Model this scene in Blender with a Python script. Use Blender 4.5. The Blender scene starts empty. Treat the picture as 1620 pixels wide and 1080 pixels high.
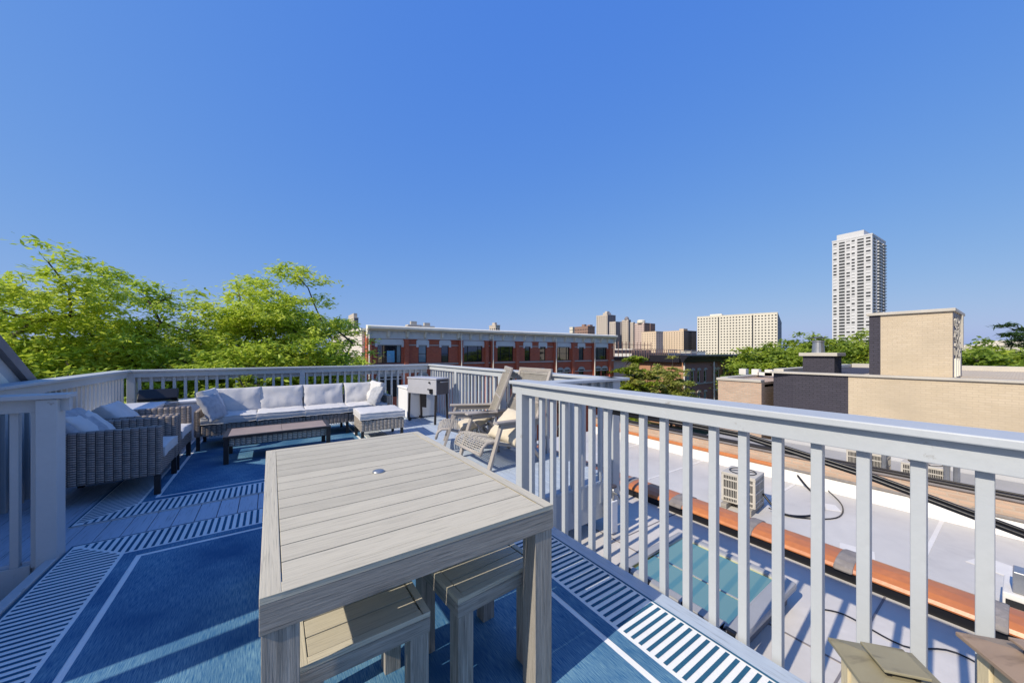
import bpy, bmesh, math, random
import numpy as np
from mathutils import Vector, Matrix, noise
R = math.radians
random.seed(7); rng = np.random.default_rng(7)
S = bpy.context.scene
COL = S.collection

# ------------------------------------------------------------------ camera, sky, sun, exposure
YAW = R(34.4); CAMH = 1.37; F = 557.0; CX = 810.0; CY = 557.0
cam_d = bpy.data.cameras.new('camera'); cam = bpy.data.objects.new('camera', cam_d); COL.objects.link(cam)
cam.location = (0, 0, CAMH); cam.rotation_euler = (R(90), 0, -YAW)
cam_d.sensor_width = 36; cam_d.lens = F/1620*36; cam_d.shift_y = 17/1620
cam_d.clip_start = 0.05; cam_d.clip_end = 5000
S.camera = cam
SUN_EL = R(40); SUN_AZ = R(-90-5)        # azimuth from +Y, clockwise: the sun stands to the left
w = bpy.data.worlds.new('World'); S.world = w; w.use_nodes = True
nt = w.node_tree; bg = nt.nodes['Background']
sky = nt.nodes.new('ShaderNodeTexSky'); sky.sky_type = 'NISHITA'; sky.sun_disc = False
sky.sun_elevation = SUN_EL; sky.sun_rotation = SUN_AZ; sky.altitude = 0
sky.air_density = 1.0; sky.dust_density = 1.0; sky.ozone_density = 3.0
# the photograph is a tone mapped exposure: compress the sky's range channel by channel
sepc = nt.nodes.new('ShaderNodeSeparateColor'); comc = nt.nodes.new('ShaderNodeCombineColor')
nt.links.new(sky.outputs[0], sepc.inputs[0])
for i_, (g_, k_) in enumerate(((.80, .435), (.48, .475), (.06, .70))):
    a_ = nt.nodes.new('ShaderNodeMath'); a_.operation = 'MULTIPLY'; a_.inputs[1].default_value = .15
    b_ = nt.nodes.new('ShaderNodeMath'); b_.operation = 'POWER'; b_.inputs[1].default_value = g_
    c_ = nt.nodes.new('ShaderNodeMath'); c_.operation = 'MULTIPLY'; c_.inputs[1].default_value = k_/.15
    nt.links.new(sepc.outputs[i_], a_.inputs[0]); nt.links.new(a_.outputs[0], b_.inputs[0])
    nt.links.new(b_.outputs[0], c_.inputs[0]); nt.links.new(c_.outputs[0], comc.inputs[i_])
nt.links.new(comc.outputs[0], bg.inputs[0]); bg.inputs[1].default_value = 0.15
sd = bpy.data.lights.new('sun', 'SUN'); so = bpy.data.objects.new('sun', sd); COL.objects.link(so)
sd.energy = 4.5; sd.angle = R(0.5); sd.color = (1.0, .91, .77)
sv = Vector((math.sin(SUN_AZ)*math.cos(SUN_EL), math.cos(SUN_AZ)*math.cos(SUN_EL), math.sin(SUN_EL)))
so.rotation_euler = sv.to_track_quat('Z', 'Y').to_euler()
S.view_settings.view_transform = 'Standard'; S.view_settings.look = 'None'
S.view_settings.exposure = 0.14; S.view_settings.gamma = 1.0
S.cycles.max_bounces = 8; S.cycles.transparent_max_bounces = 12

# ------------------------------------------------------------------ measuring helpers (photo pixel -> real place)
def ang(px): return math.atan((px-CX)/F)+YAW
def XY(px, Y): return Y*math.tan(ang(px))            # X on the plane y = Y
def YX(px, X): return X/math.tan(ang(px))            # Y on the plane x = X
def dep(X, Y): return math.cos(YAW)*Y+math.sin(YAW)*X
def ZZ(py, X, Y): return CAMH-(py-CY)*dep(X, Y)/F

# ------------------------------------------------------------------ materials
def newmat(name):
    m = bpy.data.materials.new(name); m.use_nodes = True
    t = m.node_tree; return m, t, t.nodes['Principled BSDF'], t.links
def nd(t, typ, **k):
    n = t.nodes.new(typ)
    for a, b in k.items():
        if a in n.inputs.keys(): n.inputs[a].default_value = b
        else: setattr(n, a, b)
    return n
def mixc(t, fac, a, b, blend='MIX'):
    n = t.nodes.new('ShaderNodeMix'); n.data_type = 'RGBA'; n.blend_type = blend
    for i, v in ((0, fac), (6, a), (7, b)):
        if hasattr(v, 'is_linked') or hasattr(v, 'links'): t.links.new(v, n.inputs[i])
        elif i == 0: n.inputs[0].default_value = v
        else: n.inputs[i].default_value = (*v, 1) if len(v) == 3 else v
    return n.outputs[2]
def ramp(t, src, p0, p1):
    n = t.nodes.new('ShaderNodeMapRange'); n.inputs[1].default_value = p0; n.inputs[2].default_value = p1
    t.links.new(src, n.inputs[0]); return n.outputs[0]
def uvvec(t, sx=1, sy=1, sz=1, obj=False):
    c = t.nodes.new('ShaderNodeTexCoord'); mp = t.nodes.new('ShaderNodeMapping')
    mp.inputs['Scale'].default_value = (sx, sy, sz)
    t.links.new(c.outputs['Object' if obj else 'UV'], mp.inputs[0]); return mp.outputs[0]
def noisef(t, vec, scale, detail=4, rough=.55):
    n = nd(t, 'ShaderNodeTexNoise'); n.inputs['Scale'].default_value = scale
    n.inputs['Detail'].default_value = detail; n.inputs['Roughness'].default_value = rough
    t.links.new(vec, n.inputs['Vector']); return n.outputs['Fac']
def bump(t, b, h, strength=.3, dist=.01):
    n = t.nodes.new('ShaderNodeBump'); n.inputs['Strength'].default_value = strength
    n.inputs['Distance'].default_value = dist; t.links.new(h, n.inputs['Height'])
    t.links.new(n.outputs[0], b.inputs['Normal'])
def paint(name, c, rough=.6, var=.25, scale=2.5, fine=60, bs=.12, metal=0, c2=None, spec=.4):
    m, t, b, L = newmat(name)
    v = uvvec(t, obj=True)
    n1 = noisef(t, v, scale, 5); n2 = noisef(t, v, fine, 3)
    c2 = c2 or tuple(x*(1-var) for x in c)
    col = mixc(t, ramp(t, n1, .35, .7), c, c2)
    col = mixc(t, ramp(t, n2, .3, .8), col, tuple(x*(1-var*.6) for x in c))
    L.new(col, b.inputs['Base Color']); b.inputs['Roughness'].default_value = rough
    b.inputs['Metallic'].default_value = metal; b.inputs['Specular IOR Level'].default_value = spec
    bump(t, b, n2, bs, .004)
    return m
def wood(name, a, c, su=3, sv_=70, rough=.7, bs=.5, knots=0):
    m, t, b, L = newmat(name)
    n1 = noisef(t, uvvec(t, su, sv_, 1), 1.0, 6, .7)
    n2 = noisef(t, uvvec(t, .8, 6, 1), 1.0, 3)
    n3 = noisef(t, uvvec(t, su*3, sv_*3.3, 1), 1.0, 3)
    col = mixc(t, ramp(t, n1, .35, .68), a, c)
    col = mixc(t, ramp(t, n2, .35, .75), col, tuple((x+y)/2*1.12 for x, y in zip(a, c)))
    col = mixc(t, ramp(t, n3, .55, .8), col, tuple(x*.45 for x in c))
    oi = t.nodes.new('ShaderNodeObjectInfo'); mr_ = t.nodes.new('ShaderNodeMapRange'); mr_.inputs[3].default_value = .90; mr_.inputs[4].default_value = 1.05
    t.links.new(oi.outputs['Random'], mr_.inputs[0]); hv = t.nodes.new('ShaderNodeHueSaturation'); L.new(mr_.outputs[0], hv.inputs['Value']); L.new(col, hv.inputs['Color'])
    L.new(hv.outputs[0], b.inputs['Base Color']); b.inputs['Roughness'].default_value = rough
    bump(t, b, n1, bs, .004)
    return m
def brick(name, a, c, mortar, bw=.21, rh=.072, ms=.011, rough=.85, stain=(0.5,0.5,0.5), stainf=.3, bs=.35):
    m, t, b, L = newmat(name)
    v = uvvec(t)
    n = nd(t, 'ShaderNodeTexBrick'); t.links.new(v, n.inputs['Vector'])
    n.inputs['Color1'].default_value = (*a, 1); n.inputs['Color2'].default_value = (*c, 1); n.inputs['Mortar'].default_value = (*mortar, 1)
    n.inputs['Scale'].default_value = 1; n.inputs['Brick Width'].default_value = bw; n.inputs['Row Height'].default_value = rh
    n.inputs['Mortar Size'].default_value = ms; n.inputs['Mortar Smooth'].default_value = .3; n.inputs['Bias'].default_value = -.1
    n1 = noisef(t, v, .7, 5); n2 = noisef(t, uvvec(t, 1, 5), 2.4, 4)
    col = mixc(t, ramp(t, n1, .4, .75), n.outputs['Color'], tuple(x*y*1.6 for x, y in zip(a, stain)))
    f = nd(t, 'ShaderNodeMath'); f.operation = 'MULTIPLY'; f.inputs[1].default_value = stainf
    t.links.new(ramp(t, n2, .45, .8), f.inputs[0])
    col = mixc(t, f.outputs[0], col, tuple(x*.55 for x in c))
    L.new(col, b.inputs['Base Color']); b.inputs['Roughness'].default_value = rough
    iv = nd(t, 'ShaderNodeMath'); iv.operation = 'SUBTRACT'; iv.inputs[0].default_value = 1; t.links.new(n.outputs['Fac'], iv.inputs[1])
    bump(t, b, iv.outputs[0], bs, .01)
    return m
def wicker(name, a, c, dark, w_=.042, h_=.0165):
    m, t, b, L = newmat(name)
    co = t.nodes.new('ShaderNodeTexCoord'); sp = t.nodes.new('ShaderNodeSeparateXYZ'); cb = t.nodes.new('ShaderNodeCombineXYZ')
    L.new(co.outputs['UV'], sp.inputs[0]); L.new(sp.outputs[1], cb.inputs[0]); L.new(sp.outputs[0], cb.inputs[1])
    n = nd(t, 'ShaderNodeTexBrick'); L.new(cb.outputs[0], n.inputs['Vector'])
    n.inputs['Color1'].default_value = (*a, 1); n.inputs['Color2'].default_value = (*c, 1); n.inputs['Mortar'].default_value = (*dark, 1)
    n.inputs['Scale'].default_value = 1; n.inputs['Brick Width'].default_value = h_; n.inputs['Row Height'].default_value = w_
    n.inputs['Mortar Size'].default_value = .0042; n.inputs['Mortar Smooth'].default_value = .9; n.inputs['Bias'].default_value = -.2
    # bright uprights between the woven columns
    fr = nd(t, 'ShaderNodeMath'); fr.operation = 'FRACT'; dv = nd(t, 'ShaderNodeMath'); dv.operation = 'DIVIDE'; dv.inputs[1].default_value = w_
    L.new(sp.outputs[0], dv.inputs[0]); L.new(dv.outputs[0], fr.inputs[0])
    pg = nd(t, 'ShaderNodeMath'); pg.operation = 'PINGPONG'; pg.inputs[1].default_value = .5; L.new(fr.outputs[0], pg.inputs[0])
    nz = noisef(t, uvvec(t, 20, 160), 1, 4)
    col = mixc(t, ramp(t, nz, .3, .75), n.outputs['Color'], tuple(x*1.5 for x in a))
    st = nd(t, 'ShaderNodeMath'); st.operation = 'LESS_THAN'; st.inputs[1].default_value = .10; L.new(pg.outputs[0], st.inputs[0])
    k = nd(t, 'ShaderNodeMath'); k.operation = 'MULTIPLY'; L.new(st.outputs[0], k.inputs[0]); L.new(n.outputs['Fac'], k.inputs[1])
    col = mixc(t, n.outputs['Fac'], col, dark)
    L.new(col, b.inputs['Base Color']); b.inputs['Roughness'].default_value = .55
    iv = nd(t, 'ShaderNodeMath'); iv.operation = 'SUBTRACT'; iv.inputs[0].default_value = 1; L.new(n.outputs['Fac'], iv.inputs[1])
    ad = nd(t, 'ShaderNodeMath'); ad.operation = 'MULTIPLY'; L.new(iv.outputs[0], ad.inputs[0])
    L.new(ramp(t, pg.outputs[0], 0, .35), ad.inputs[1])
    bump(t, b, ad.outputs[0], 1.0, .012)
    return m
def fabric(name, c, c2, scale=7, streak=False):
    m, t, b, L = newmat(name)
    if streak: v = uvvec(t, 300, 16)
    else: v = uvvec(t, obj=True)
    n1 = noisef(t, v, 1 if streak else scale, 4, .6)
    n2 = noisef(t, uvvec(t, obj=True), 320 if not streak else 2.2, 2)
    col = mixc(t, ramp(t, n1, .35, .68), c, c2)
    col = mixc(t, ramp(t, n2, .35, .75), col, tuple(x*.82 for x in c))
    L.new(col, b.inputs['Base Color']); b.inputs['Roughness'].default_value = .9
    b.inputs['Specular IOR Level'].default_value = .2
    b.inputs['Sheen Weight'].default_value = .0 if streak else .12
    bump(t, b, n1, .35 if not streak else .5, .012 if not streak else .002)
    return m
def glass(name, c, rough=.06, var=.5):
    m, t, b, L = newmat(name)
    v = uvvec(t, .8, .8, .8, obj=True); n = noisef(t, v, 1.2, 4)
    L.new(mixc(t, ramp(t, n, .4, .65), c, tuple(x*(1-var) for x in c)), b.inputs['Base Color'])
    b.inputs['Roughness'].default_value = rough; b.inputs['Specular IOR Level'].default_value = 1.0
    b.inputs['IOR'].default_value = 1.6
    return m
def leafmat(name, a, c, d):
    m, t, b, L = newmat(name)
    at = t.nodes.new('ShaderNodeAttribute'); at.attribute_name = 'tone'
    v = uvvec(t, obj=True); n = noisef(t, v, .6, 3)
    col = mixc(t, at.outputs['Fac'], a, c)
    col = mixc(t, ramp(t, n, .42, .72), col, d)
    L.new(col, b.inputs['Base Color']); b.inputs['Roughness'].default_value = .55
    tr = t.nodes.new('ShaderNodeBsdfTranslucent'); L.new(col, tr.inputs[0])
    mx = t.nodes.new('ShaderNodeMixShader'); mx.inputs[0].default_value = .5
    L.new(b.outputs[0], mx.inputs[1]); L.new(tr.outputs[0], mx.inputs[2])
    L.new(mx.outputs[0], t.nodes['Material Output'].inputs[0])
    return m

M = {}
M['rail'] = paint('grey_rail_paint', (.47,.495,.51), .5, .12, 2.2, 38, .25)
t__ = M['rail'].node_tree; b__ = t__.nodes['Principled BSDF']; src__ = b__.inputs['Base Color'].links[0].from_socket
ch__ = ramp(t__, noisef(t__, uvvec(t__, obj=True), 9, 9, .7), .64, .70)
t__.links.new(mixc(t__, ch__, src__, (.30,.29,.27)), b__.inputs['Base Color'])
M['deck'] = wood('grey_deck_paint', (.46,.53,.62), (.40,.47,.55), 1.5, 30, .6, .2)
M['table_top'] = wood('weathered_plank', (.57,.515,.39), (.45,.405,.30), 2.2, 90, .6, .5)
M['table_side'] = wood('weathered_apron', (.44,.40,.34), (.12,.11,.09), 3.0, 75, .7, 1.0)
M['chair_wood'] = wood('silvered_teak', (.42,.38,.34), (.28,.25,.22), 4, 90, .7, .5)
M['rope'] = paint('rope', (.46,.43,.38), .85, .3, 20, 200, .5)
M['wicker'] = wicker('woven_wicker', (.30,.25,.22), (.15,.12,.11), (.012,.01,.01), .055, .021)
M['wicker2'] = wicker('woven_wicker_open', (.44,.385,.32), (.27,.235,.20), (.015,.013,.012), .055, .022)
M['dark'] = paint('dark_bronze_metal', (.025,.021,.02), .4, .2)
M['black'] = paint('black_metal', (.012,.012,.014), .35, .2)
M['cushion'] = fabric('oatmeal_cushion', (.63,.615,.60), (.55,.54,.53), 6)
M['pillow'] = fabric('beige_pillow', (.66,.58,.44), (.57,.50,.37), 9)
M['stripe_pillow'] = fabric('grey_pillow', (.42,.43,.45), (.25,.26,.29), 18)
M['tile'] = wood('brown_tile_top', (.36,.27,.22), (.24,.18,.15), 2, 12, .35, .1)
M['rug_white'] = fabric('rug_white', (.86,.86,.83), (.74,.74,.72), streak=True)
M['rug_blue'] = fabric('rug_blue', (.02,.11,.25), (.21,.37,.44), streak=True)
M['rug_navy'] = fabric('rug_navy', (.018,.09,.17), (.04,.15,.235), streak=True)
M['white'] = paint('white_plastic', (.78,.78,.78), .45, .08)
M['white_paint'] = paint('white_cornice_paint', (.86,.82,.70), .6, .2, 1.5, 20)
M['grill'] = paint('brushed_grill_steel', (.50,.50,.53), .45, .15, 3, 80, .1, metal=.2)
M['grill_dark'] = paint('dark_grill_side', (.07,.065,.08), .4, .2)
M['steel'] = paint('galvanised_steel', (.45,.46,.47), .35, .3, 8, 60, .1, metal=.7)
M['roof_white'] = paint('white_roof_coating', (.60,.575,.53), .5, .16, .9, 7, .25, c2=(.45,.43,.40))
M['roof_flash'] = paint('white_roof_flashing', (.74,.71,.66), .6, .18, 1.6, 12, .3)
M['roof_ours'] = paint('pale_roof_membrane', (.64,.60,.55), .8, .25, 1.4, 14, .4, c2=(.46,.44,.41))
M['terracotta'] = paint('glazed_terracotta', (.56,.19,.05), .4, .4, 3.5, 24, .25, c2=(.40,.14,.06), spec=.6)
M['mortar'] = paint('grey_mortar_patch', (.30,.27,.25), .9, .5, 9, 40, .6)
M['brick_red'] = brick('red_brick', (.62,.135,.06), (.46,.09,.045), (.28,.16,.11), rough=.9)
M['brick_salmon'] = brick('salmon_brick', (.50,.24,.13), (.40,.19,.11), (.40,.30,.22))
M['brick_tan'] = brick('tan_common_brick', (.55,.38,.27), (.42,.30,.22), (.45,.38,.30), ms=.014)
M['brick_cream'] = brick('cream_face_brick', (.58,.48,.345), (.54,.44,.305), (.50,.41,.295), bw=.21, rh=.067, ms=.009, stainf=.15)
M['brick_black'] = brick('black_painted_brick', (.060,.055,.075), (.045,.042,.058), (.035,.033,.042), bs=.6)
M['brick_brown'] = brick('brown_brick', (.42,.19,.135), (.32,.14,.10), (.12,.10,.09))
M['grey_wall'] = paint('grey_painted_wall', (.50,.50,.51), .7, .12, .7, 12, .2)
M['stone'] = paint('limestone', (.50,.47,.41), .8, .25, 1.3, 15, .3)
M['coping'] = paint('pale_coping', (.55,.51,.44), .7, .2, 1.5, 15, .2)
M['lintel'] = paint('grey_lintel', (.74,.73,.70), .7, .15, 2)
M['clap'] = paint('cream_siding', (.68,.62,.55), .7, .15)
M['asphalt'] = paint('asphalt', (.05,.05,.052), .9, .25, .4, 8)
M['grass'] = paint('ground_cover', (.06,.085,.035), .95, .4, .08, 1.5)
M['concrete'] = paint('sidewalk_concrete', (.38,.37,.35), .9, .2, .4, 5)
M['roof_grey'] = paint('grey_roof_membrane', (.36,.36,.37), .8, .25, .5, 6, .3)
M['black_cornice'] = paint('black_cornice', (.016,.016,.024), .4, .2, 3)
M['glass_dark'] = glass('dark_window_glass', (.012,.016,.018), .04)
M['glass_teal'] = glass('teal_curtained_glass', (.18,.28,.30), .1, .35)
M['glass_blue'] = glass('blue_blind_glass', (.07,.42,.66), .15, .25)
M['skyglass'] = glass('mint_skylight_glass', (1.0,1.0,.52), .09, .06)
M['skyglass'].node_tree.nodes['Principled BSDF'].inputs['Metallic'].default_value = .93
M['sky_frame'] = paint('grey_skylight_frame', (.36,.36,.36), .35, .15, 4, 50, .05)
M['slate'] = paint('grey_barge_board', (.24,.22,.22), .8, .25, 6, 90, .4)
M['lantern_roof'] = wood('weathered_copper_roof', (.30,.27,.17), (.22,.19,.12), 4, 8, .45, .3)
M['lantern_roof2'] = wood('rusty_lantern_roof', (.33,.24,.17), (.24,.17,.12), 4, 8, .45, .3)
M['lantern_wood'] = wood('cream_lantern_wood', (.66,.57,.38), (.50,.42,.26), 2, 30, .7, .4)
M['bark'] = paint('honey_locust_bark', (.10,.085,.07), .95, .5, 5, 40, .8)
M['leaf_locust'] = leafmat('locust_leaves', (.48,.60,.06), (.70,.76,.11), (.38,.52,.05))
M['leaf_green'] = leafmat('green_leaves', (.27,.38,.04), (.44,.52,.05), (.14,.23,.025))
M['leaf_ivy'] = leafmat('mixed_leaves', (.34,.44,.06), (.58,.52,.16), (.24,.30,.05))
M['leaf_dark'] = leafmat('conifer_needles', (.05,.11,.03), (.09,.16,.04), (.03,.07,.02))
M['t_white'] = paint('white_tower_concrete', (.60,.60,.61), .7, .1, .05, 1)
M['t_cream'] = paint('cream_slab_concrete', (.72,.67,.56), .8, .12, .03, 1)
M['t_tan'] = paint('tan_tower_masonry', (.56,.49,.42), .8, .15, .03, 1)
M['t_pink'] = paint('pink_tower_masonry', (.58,.45,.40), .8, .15, .03, 1)
M['t_orange'] = paint('sandy_block_masonry', (.66,.52,.38), .8, .12, .03, 1)
M['t_brown'] = paint('brown_block_masonry', (.30,.19,.15), .8, .15, .05, 1)
M['t_dark'] = paint('dark_cladding_and_shade', (.22,.20,.21), .6, .2, .05, 1)  # dark cladding, also the painted shade on far tower fronts
M['t_win'] = paint('far_window_glass', (.035,.04,.045), .45, .3, .3, 2)

# ------------------------------------------------------------------ mesh builder
BOXF = [((0,3,2,1),2),((4,5,6,7),2),((0,1,5,4),1),((1,2,6,5),0),((2,3,7,6),1),((3,0,4,7),0)]
class MB:
    def __init__(s, grain=True): s.v=[]; s.f=[]; s.uv=[]; s.mi=[]; s.grain=grain; s.cm=0
    def face(s, pts, uvs=None):
        b=len(s.v); s.v += [tuple(p) for p in pts]; s.f.append(tuple(range(b,b+len(pts))))
        if uvs is None:
            p=[Vector(q) for q in pts]; n=(p[1]-p[0]).cross(p[2]-p[0]); a=[abs(n.x),abs(n.y),abs(n.z)]; k=a.index(max(a))
            uvs=[((q.y,q.z) if k==0 else (q.x,q.z) if k==1 else (q.x,q.y)) for q in p]
        s.uv.append(uvs); s.mi.append(s.cm)
    def box(s, x0,x1,y0,y1,z0,z1, mat=None):
        c=[(x0,y0,z0),(x1,y0,z0),(x1,y1,z0),(x0,y1,z0),(x0,y0,z1),(x1,y0,z1),(x1,y1,z1),(x0,y1,z1)]
        d=[x1-x0,y1-y0,z1-z0]; L=d.index(max(d)); o=(random.random()*40,random.random()*40) if s.grain else (0,0)
        for idx,ax in BOXF:
            pts=[c[i] for i in idx]; ip=[a for a in (0,1,2) if a!=ax]
            if s.grain and ip[1]==L: ip=ip[::-1]
            if not s.grain and ax==0: ip=[1,2]
            uv=[(p[ip[0]]+o[0],p[ip[1]]+o[1]) for p in pts]
            if mat: pts=[tuple(mat@Vector(p)) for p in pts]
            s.face(pts,uv)
        return s
    def cbox(s, c, size, mat=None):
        return s.box(c[0]-size[0]/2,c[0]+size[0]/2,c[1]-size[1]/2,c[1]+size[1]/2,c[2]-size[2]/2,c[2]+size[2]/2,mat)
    def beam(s, p, q, wd, th, up=(0,0,1)):                 # rectangular bar from p to q
        p=Vector(p); q=Vector(q); d=(q-p); L=d.length; x=d.normalized(); y=Vector(up).cross(x)
        if y.length<1e-4: y=Vector((0,1,0))
        y.normalize(); z=x.cross(y)
        m=Matrix.Identity(4)
        for i in range(3): m[i][0]=x[i]; m[i][1]=y[i]; m[i][2]=z[i]; m[i][3]=p[i]
        return s.box(0,L,-wd/2,wd/2,-th/2,th/2,m)
    def tube(s, pts, r, n=6, caps=True):
        pts=[Vector(p) for p in pts]; rs=r if isinstance(r,(list,tuple)) else [r]*len(pts)
        rings=[]; L=0; prev=None
        for i,p in enumerate(pts):
            d=(pts[min(i+1,len(pts)-1)]-pts[max(i-1,0)]).normalized()
            a=Vector((0,0,1)) if abs(d.z)<.9 else Vector((1,0,0)); u=d.cross(a).normalized()
            if prev is not None:
                u=(prev-d*prev.dot(d)).normalized()
            prev=u; v=d.cross(u)
            rings.append([p+(u*math.cos(2*math.pi*k/n)+v*math.sin(2*math.pi*k/n))*rs[i] for k in range(n)])
        for i in range(len(pts)-1):
            l=(pts[i+1]-pts[i]).length
            for k in range(n):
                k2=(k+1)%n; w0=2*math.pi*rs[i]*k/n; w1=2*math.pi*rs[i]*(k+1)/n
                s.face([rings[i][k],rings[i][k2],rings[i+1][k2],rings[i+1][k]],[(L,w0),(L,w1),(L+l,w1),(L+l,w0)])
            L+=l
        if caps:
            s.face(rings[0][::-1]); s.face(rings[-1])
        return s
    def lathe(s, prof, n=20, c=(0,0,0)):                   # prof: (radius, z)
        for i in range(len(prof)-1):
            for k in range(n):
                a=2*math.pi*k/n; b=2*math.pi*(k+1)/n
                P=lambda r,z,t:(c[0]+r*math.cos(t),c[1]+r*math.sin(t),c[2]+z)
                (r0,z0),(r1,z1)=prof[i],prof[i+1]
                q=[P(r0,z0,a),P(r0,z0,b),P(r1,z1,b),P(r1,z1,a)]
                if r1<1e-6: q=q[:3]
                if r0<1e-6: q=[q[0],q[2],q[3]]
                s.face(q,[(a*.1,z0)]*len(q))
        return s
    def prism(s, poly, axis, a, b):                        # polygon extruded along an axis; poly in the two other coords
        def P(u,v,t): return (t,u,v) if axis==0 else (u,t,v) if axis==1 else (u,v,t)
        A=[P(u,v,a) for u,v in poly]; B=[P(u,v,b) for u,v in poly]
        s.face(A[::-1]); s.face(B); n=len(poly)
        for i in range(n):
            j=(i+1)%n; s.face([A[i],A[j],B[j],B[i]])
        return s
    def build(s, name, mats, parent=None, bevel=0, smooth=False, recalc=True):
        me=bpy.data.meshes.new(name); me.from_pydata(s.v,[],s.f)
        if not isinstance(mats,(list,tuple)): mats=[mats]
        for m in mats: me.materials.append(m)
        if len(mats)>1: me.polygons.foreach_set('material_index', s.mi)
        l=me.uv_layers.new(name='UVMap'); flat=[c for f in s.uv for p in f for c in p]; l.data.foreach_set('uv',flat)
        bm=bmesh.new(); bm.from_mesh(me); bmesh.ops.remove_doubles(bm,verts=bm.verts,dist=1e-5)
        if recalc: bmesh.ops.recalc_face_normals(bm,faces=bm.faces)
        bm.to_mesh(me); bm.free()
        if smooth: me.polygons.foreach_set('use_smooth',[True]*len(me.polygons))
        me.update()
        o=bpy.data.objects.new(name,me); COL.objects.link(o)
        if parent: o.parent=parent
        if bevel:
            b=o.modifiers.new('bevel','BEVEL'); b.width=bevel; b.segments=2; b.limit_method='ANGLE'; b.angle_limit=R(40)
        return o
def tag(o, label=None, cat=None, group=None, kind=None):
    if label: o['label']=label
    if cat: o['category']=cat
    if group: o['group']=group
    if kind: o['kind']=kind
    return o
def thing(name, label, cat, loc=(0,0,0), rz=0, group=None):
    o=bpy.data.objects.new(name,None); COL.objects.link(o); o.location=loc; o.rotation_euler=(0,0,rz); o.empty_display_size=.2
    return tag(o,label,cat,group)
def copy_tree(o, parent=None):
    c=o.copy(); COL.objects.link(c)
    if parent: c.parent=parent
    for ch in [x for x in bpy.data.objects if x.parent==o]: copy_tree(ch,c)
    return c

def cushion(name, size, mat, parent, loc=(0,0,0), rot=(0,0,0), puff=.5, seed=0, wr=.012, nx=22, ny=16):
    """soft box: width x, depth y, thickness z, pinched towards its seams, with wrinkles"""
    W,D,T=size; verts=[]; faces=[]; uv=[]
    def P(u,v,side):
        eu=abs(u)**2.6; ev=abs(v)**2.6
        t=(max(0,(1-eu))*max(0,(1-ev)))**.36
        edge=.5*(1-puff)
        h=T*(edge+ (0.5-edge)*t)
        # corners pulled out, sides pulled in a little
        x=u*W/2*(1-.035*(1-v*v)*abs(u)**3); y=v*D/2*(1-.035*(1-u*u)*abs(v)**3)
        q=Vector((x*6+seed*7.1,y*6,side*3+seed))
        n=noise.noise(q)*wr+noise.noise(q*2.7)*wr*.6
        # radiating creases near the seams
        cr=math.sin((math.atan2(v*D,u*W))*23+seed)*.5*wr*(max(abs(u),abs(v))**4)
        return Vector((x,y,side*(h+(n+cr)*(.35+.65*t))))
    for side in (1,-1):
        b=len(verts)
        for i in range(nx+1):
            for j in range(ny+1):
                u=math.sin((2*i/nx-1)*math.pi/2); v=math.sin((2*j/ny-1)*math.pi/2)
                verts.append(P(u,v,side))
        for i in range(nx):
            for j in range(ny):
                a=b+i*(ny+1)+j; q=(a,a+ny+1,a+ny+2,a+1)
                faces.append(q if side==1 else q[::-1])
    # side walls
    off=(nx+1)*(ny+1)
    ring=[i*(ny+1) for i in range(nx+1)]+[nx*(ny+1)+j for j in range(1,ny+1)]+[i*(ny+1)+ny for i in range(nx-1,-1,-1)]+[j for j in range(ny-1,0,-1)]
    n=len(ring)
    for k in range(n):
        a,b_=ring[k],ring[(k+1)%n]; faces.append((a,a+off,b_+off,b_))
    me=bpy.data.meshes.new(name); me.from_pydata([tuple(v) for v in verts],[],faces); me.materials.append(mat)
    bm=bmesh.new(); bm.from_mesh(me); bmesh.ops.recalc_face_normals(bm,faces=bm.faces); bm.to_mesh(me); bm.free()
    me.polygons.foreach_set('use_smooth',[True]*len(me.polygons)); me.uv_layers.new(name='UVMap')
    o=bpy.data.objects.new(name,me); COL.objects.link(o); o.parent=parent; o.location=loc; o.rotation_euler=rot
    if parent is not None and 'seat' in name or name=='cushion':
        for sg in (0,off):
            p=[Vector(verts[k+sg])*1.0 for k in ring]; p.append(p[0]); mm=MB(); mm.tube(p,.0045,5,False); mm.build('piping',mat,o,smooth=True)
    return o

# ------------------------------------------------------------------ ground and streets
GZ=-11.5
m=MB(False); m.face([(-1500,-1500,GZ),(1800,-1500,GZ),(1800,1800,GZ),(-1500,1800,GZ)])
tag(m.build('ground',M['grass']),kind='structure')
m=MB(False); m.box(-200,300,14.5,27,GZ-.2,GZ+.004); tag(m.build('road',M['asphalt']),kind='structure')
m=MB(False); m.box(42,52,27.002,300,GZ-.2,GZ+.004); tag(m.build('side_road',M['asphalt']),kind='structure')
for a,b in ((11,14.5),(27.0,30.5)):
    m=MB(False); m.box(-200,41.9,a,b,GZ-.2,GZ+.12); tag(m.build('sidewalk',M['concrete']),kind='structure')

# ------------------------------------------------------------------ own building: roof, stairwell, party wall
ours=thing('apartment_building','low brick building whose pale flat roof carries the grey deck','building',(0,0,0))
XP0,XP1=4.02,4.27
m=MB(False)
m.box(-4.3,XP1-.02,8.3,8.5,GZ,-.3); m.box(-4.3,-4.1,-9.8,8.3,GZ,-.3); m.box(-4.3,XP1-.02,-10,-9.8,GZ,-.3)
m.build('wall',M['brick_red'],ours)
m=MB(False); m.box(-4.1,XP0,-9.8,8.3,-.75,-.55)
m.build('roof',M['roof_ours'],ours)
m=MB(False); m.box(XP0,XP1-.02,-9.8,8.3,GZ,-.47); m.build('party_wall',M['brick_tan'],ours)
m=MB(False); m.box(XP0-.035,XP0-.001,-9.8,8.3,-.549,-.47); m.build('shadow_strip',M['black'],ours)  # black strip paints the shadow below the overhanging tiles
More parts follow.
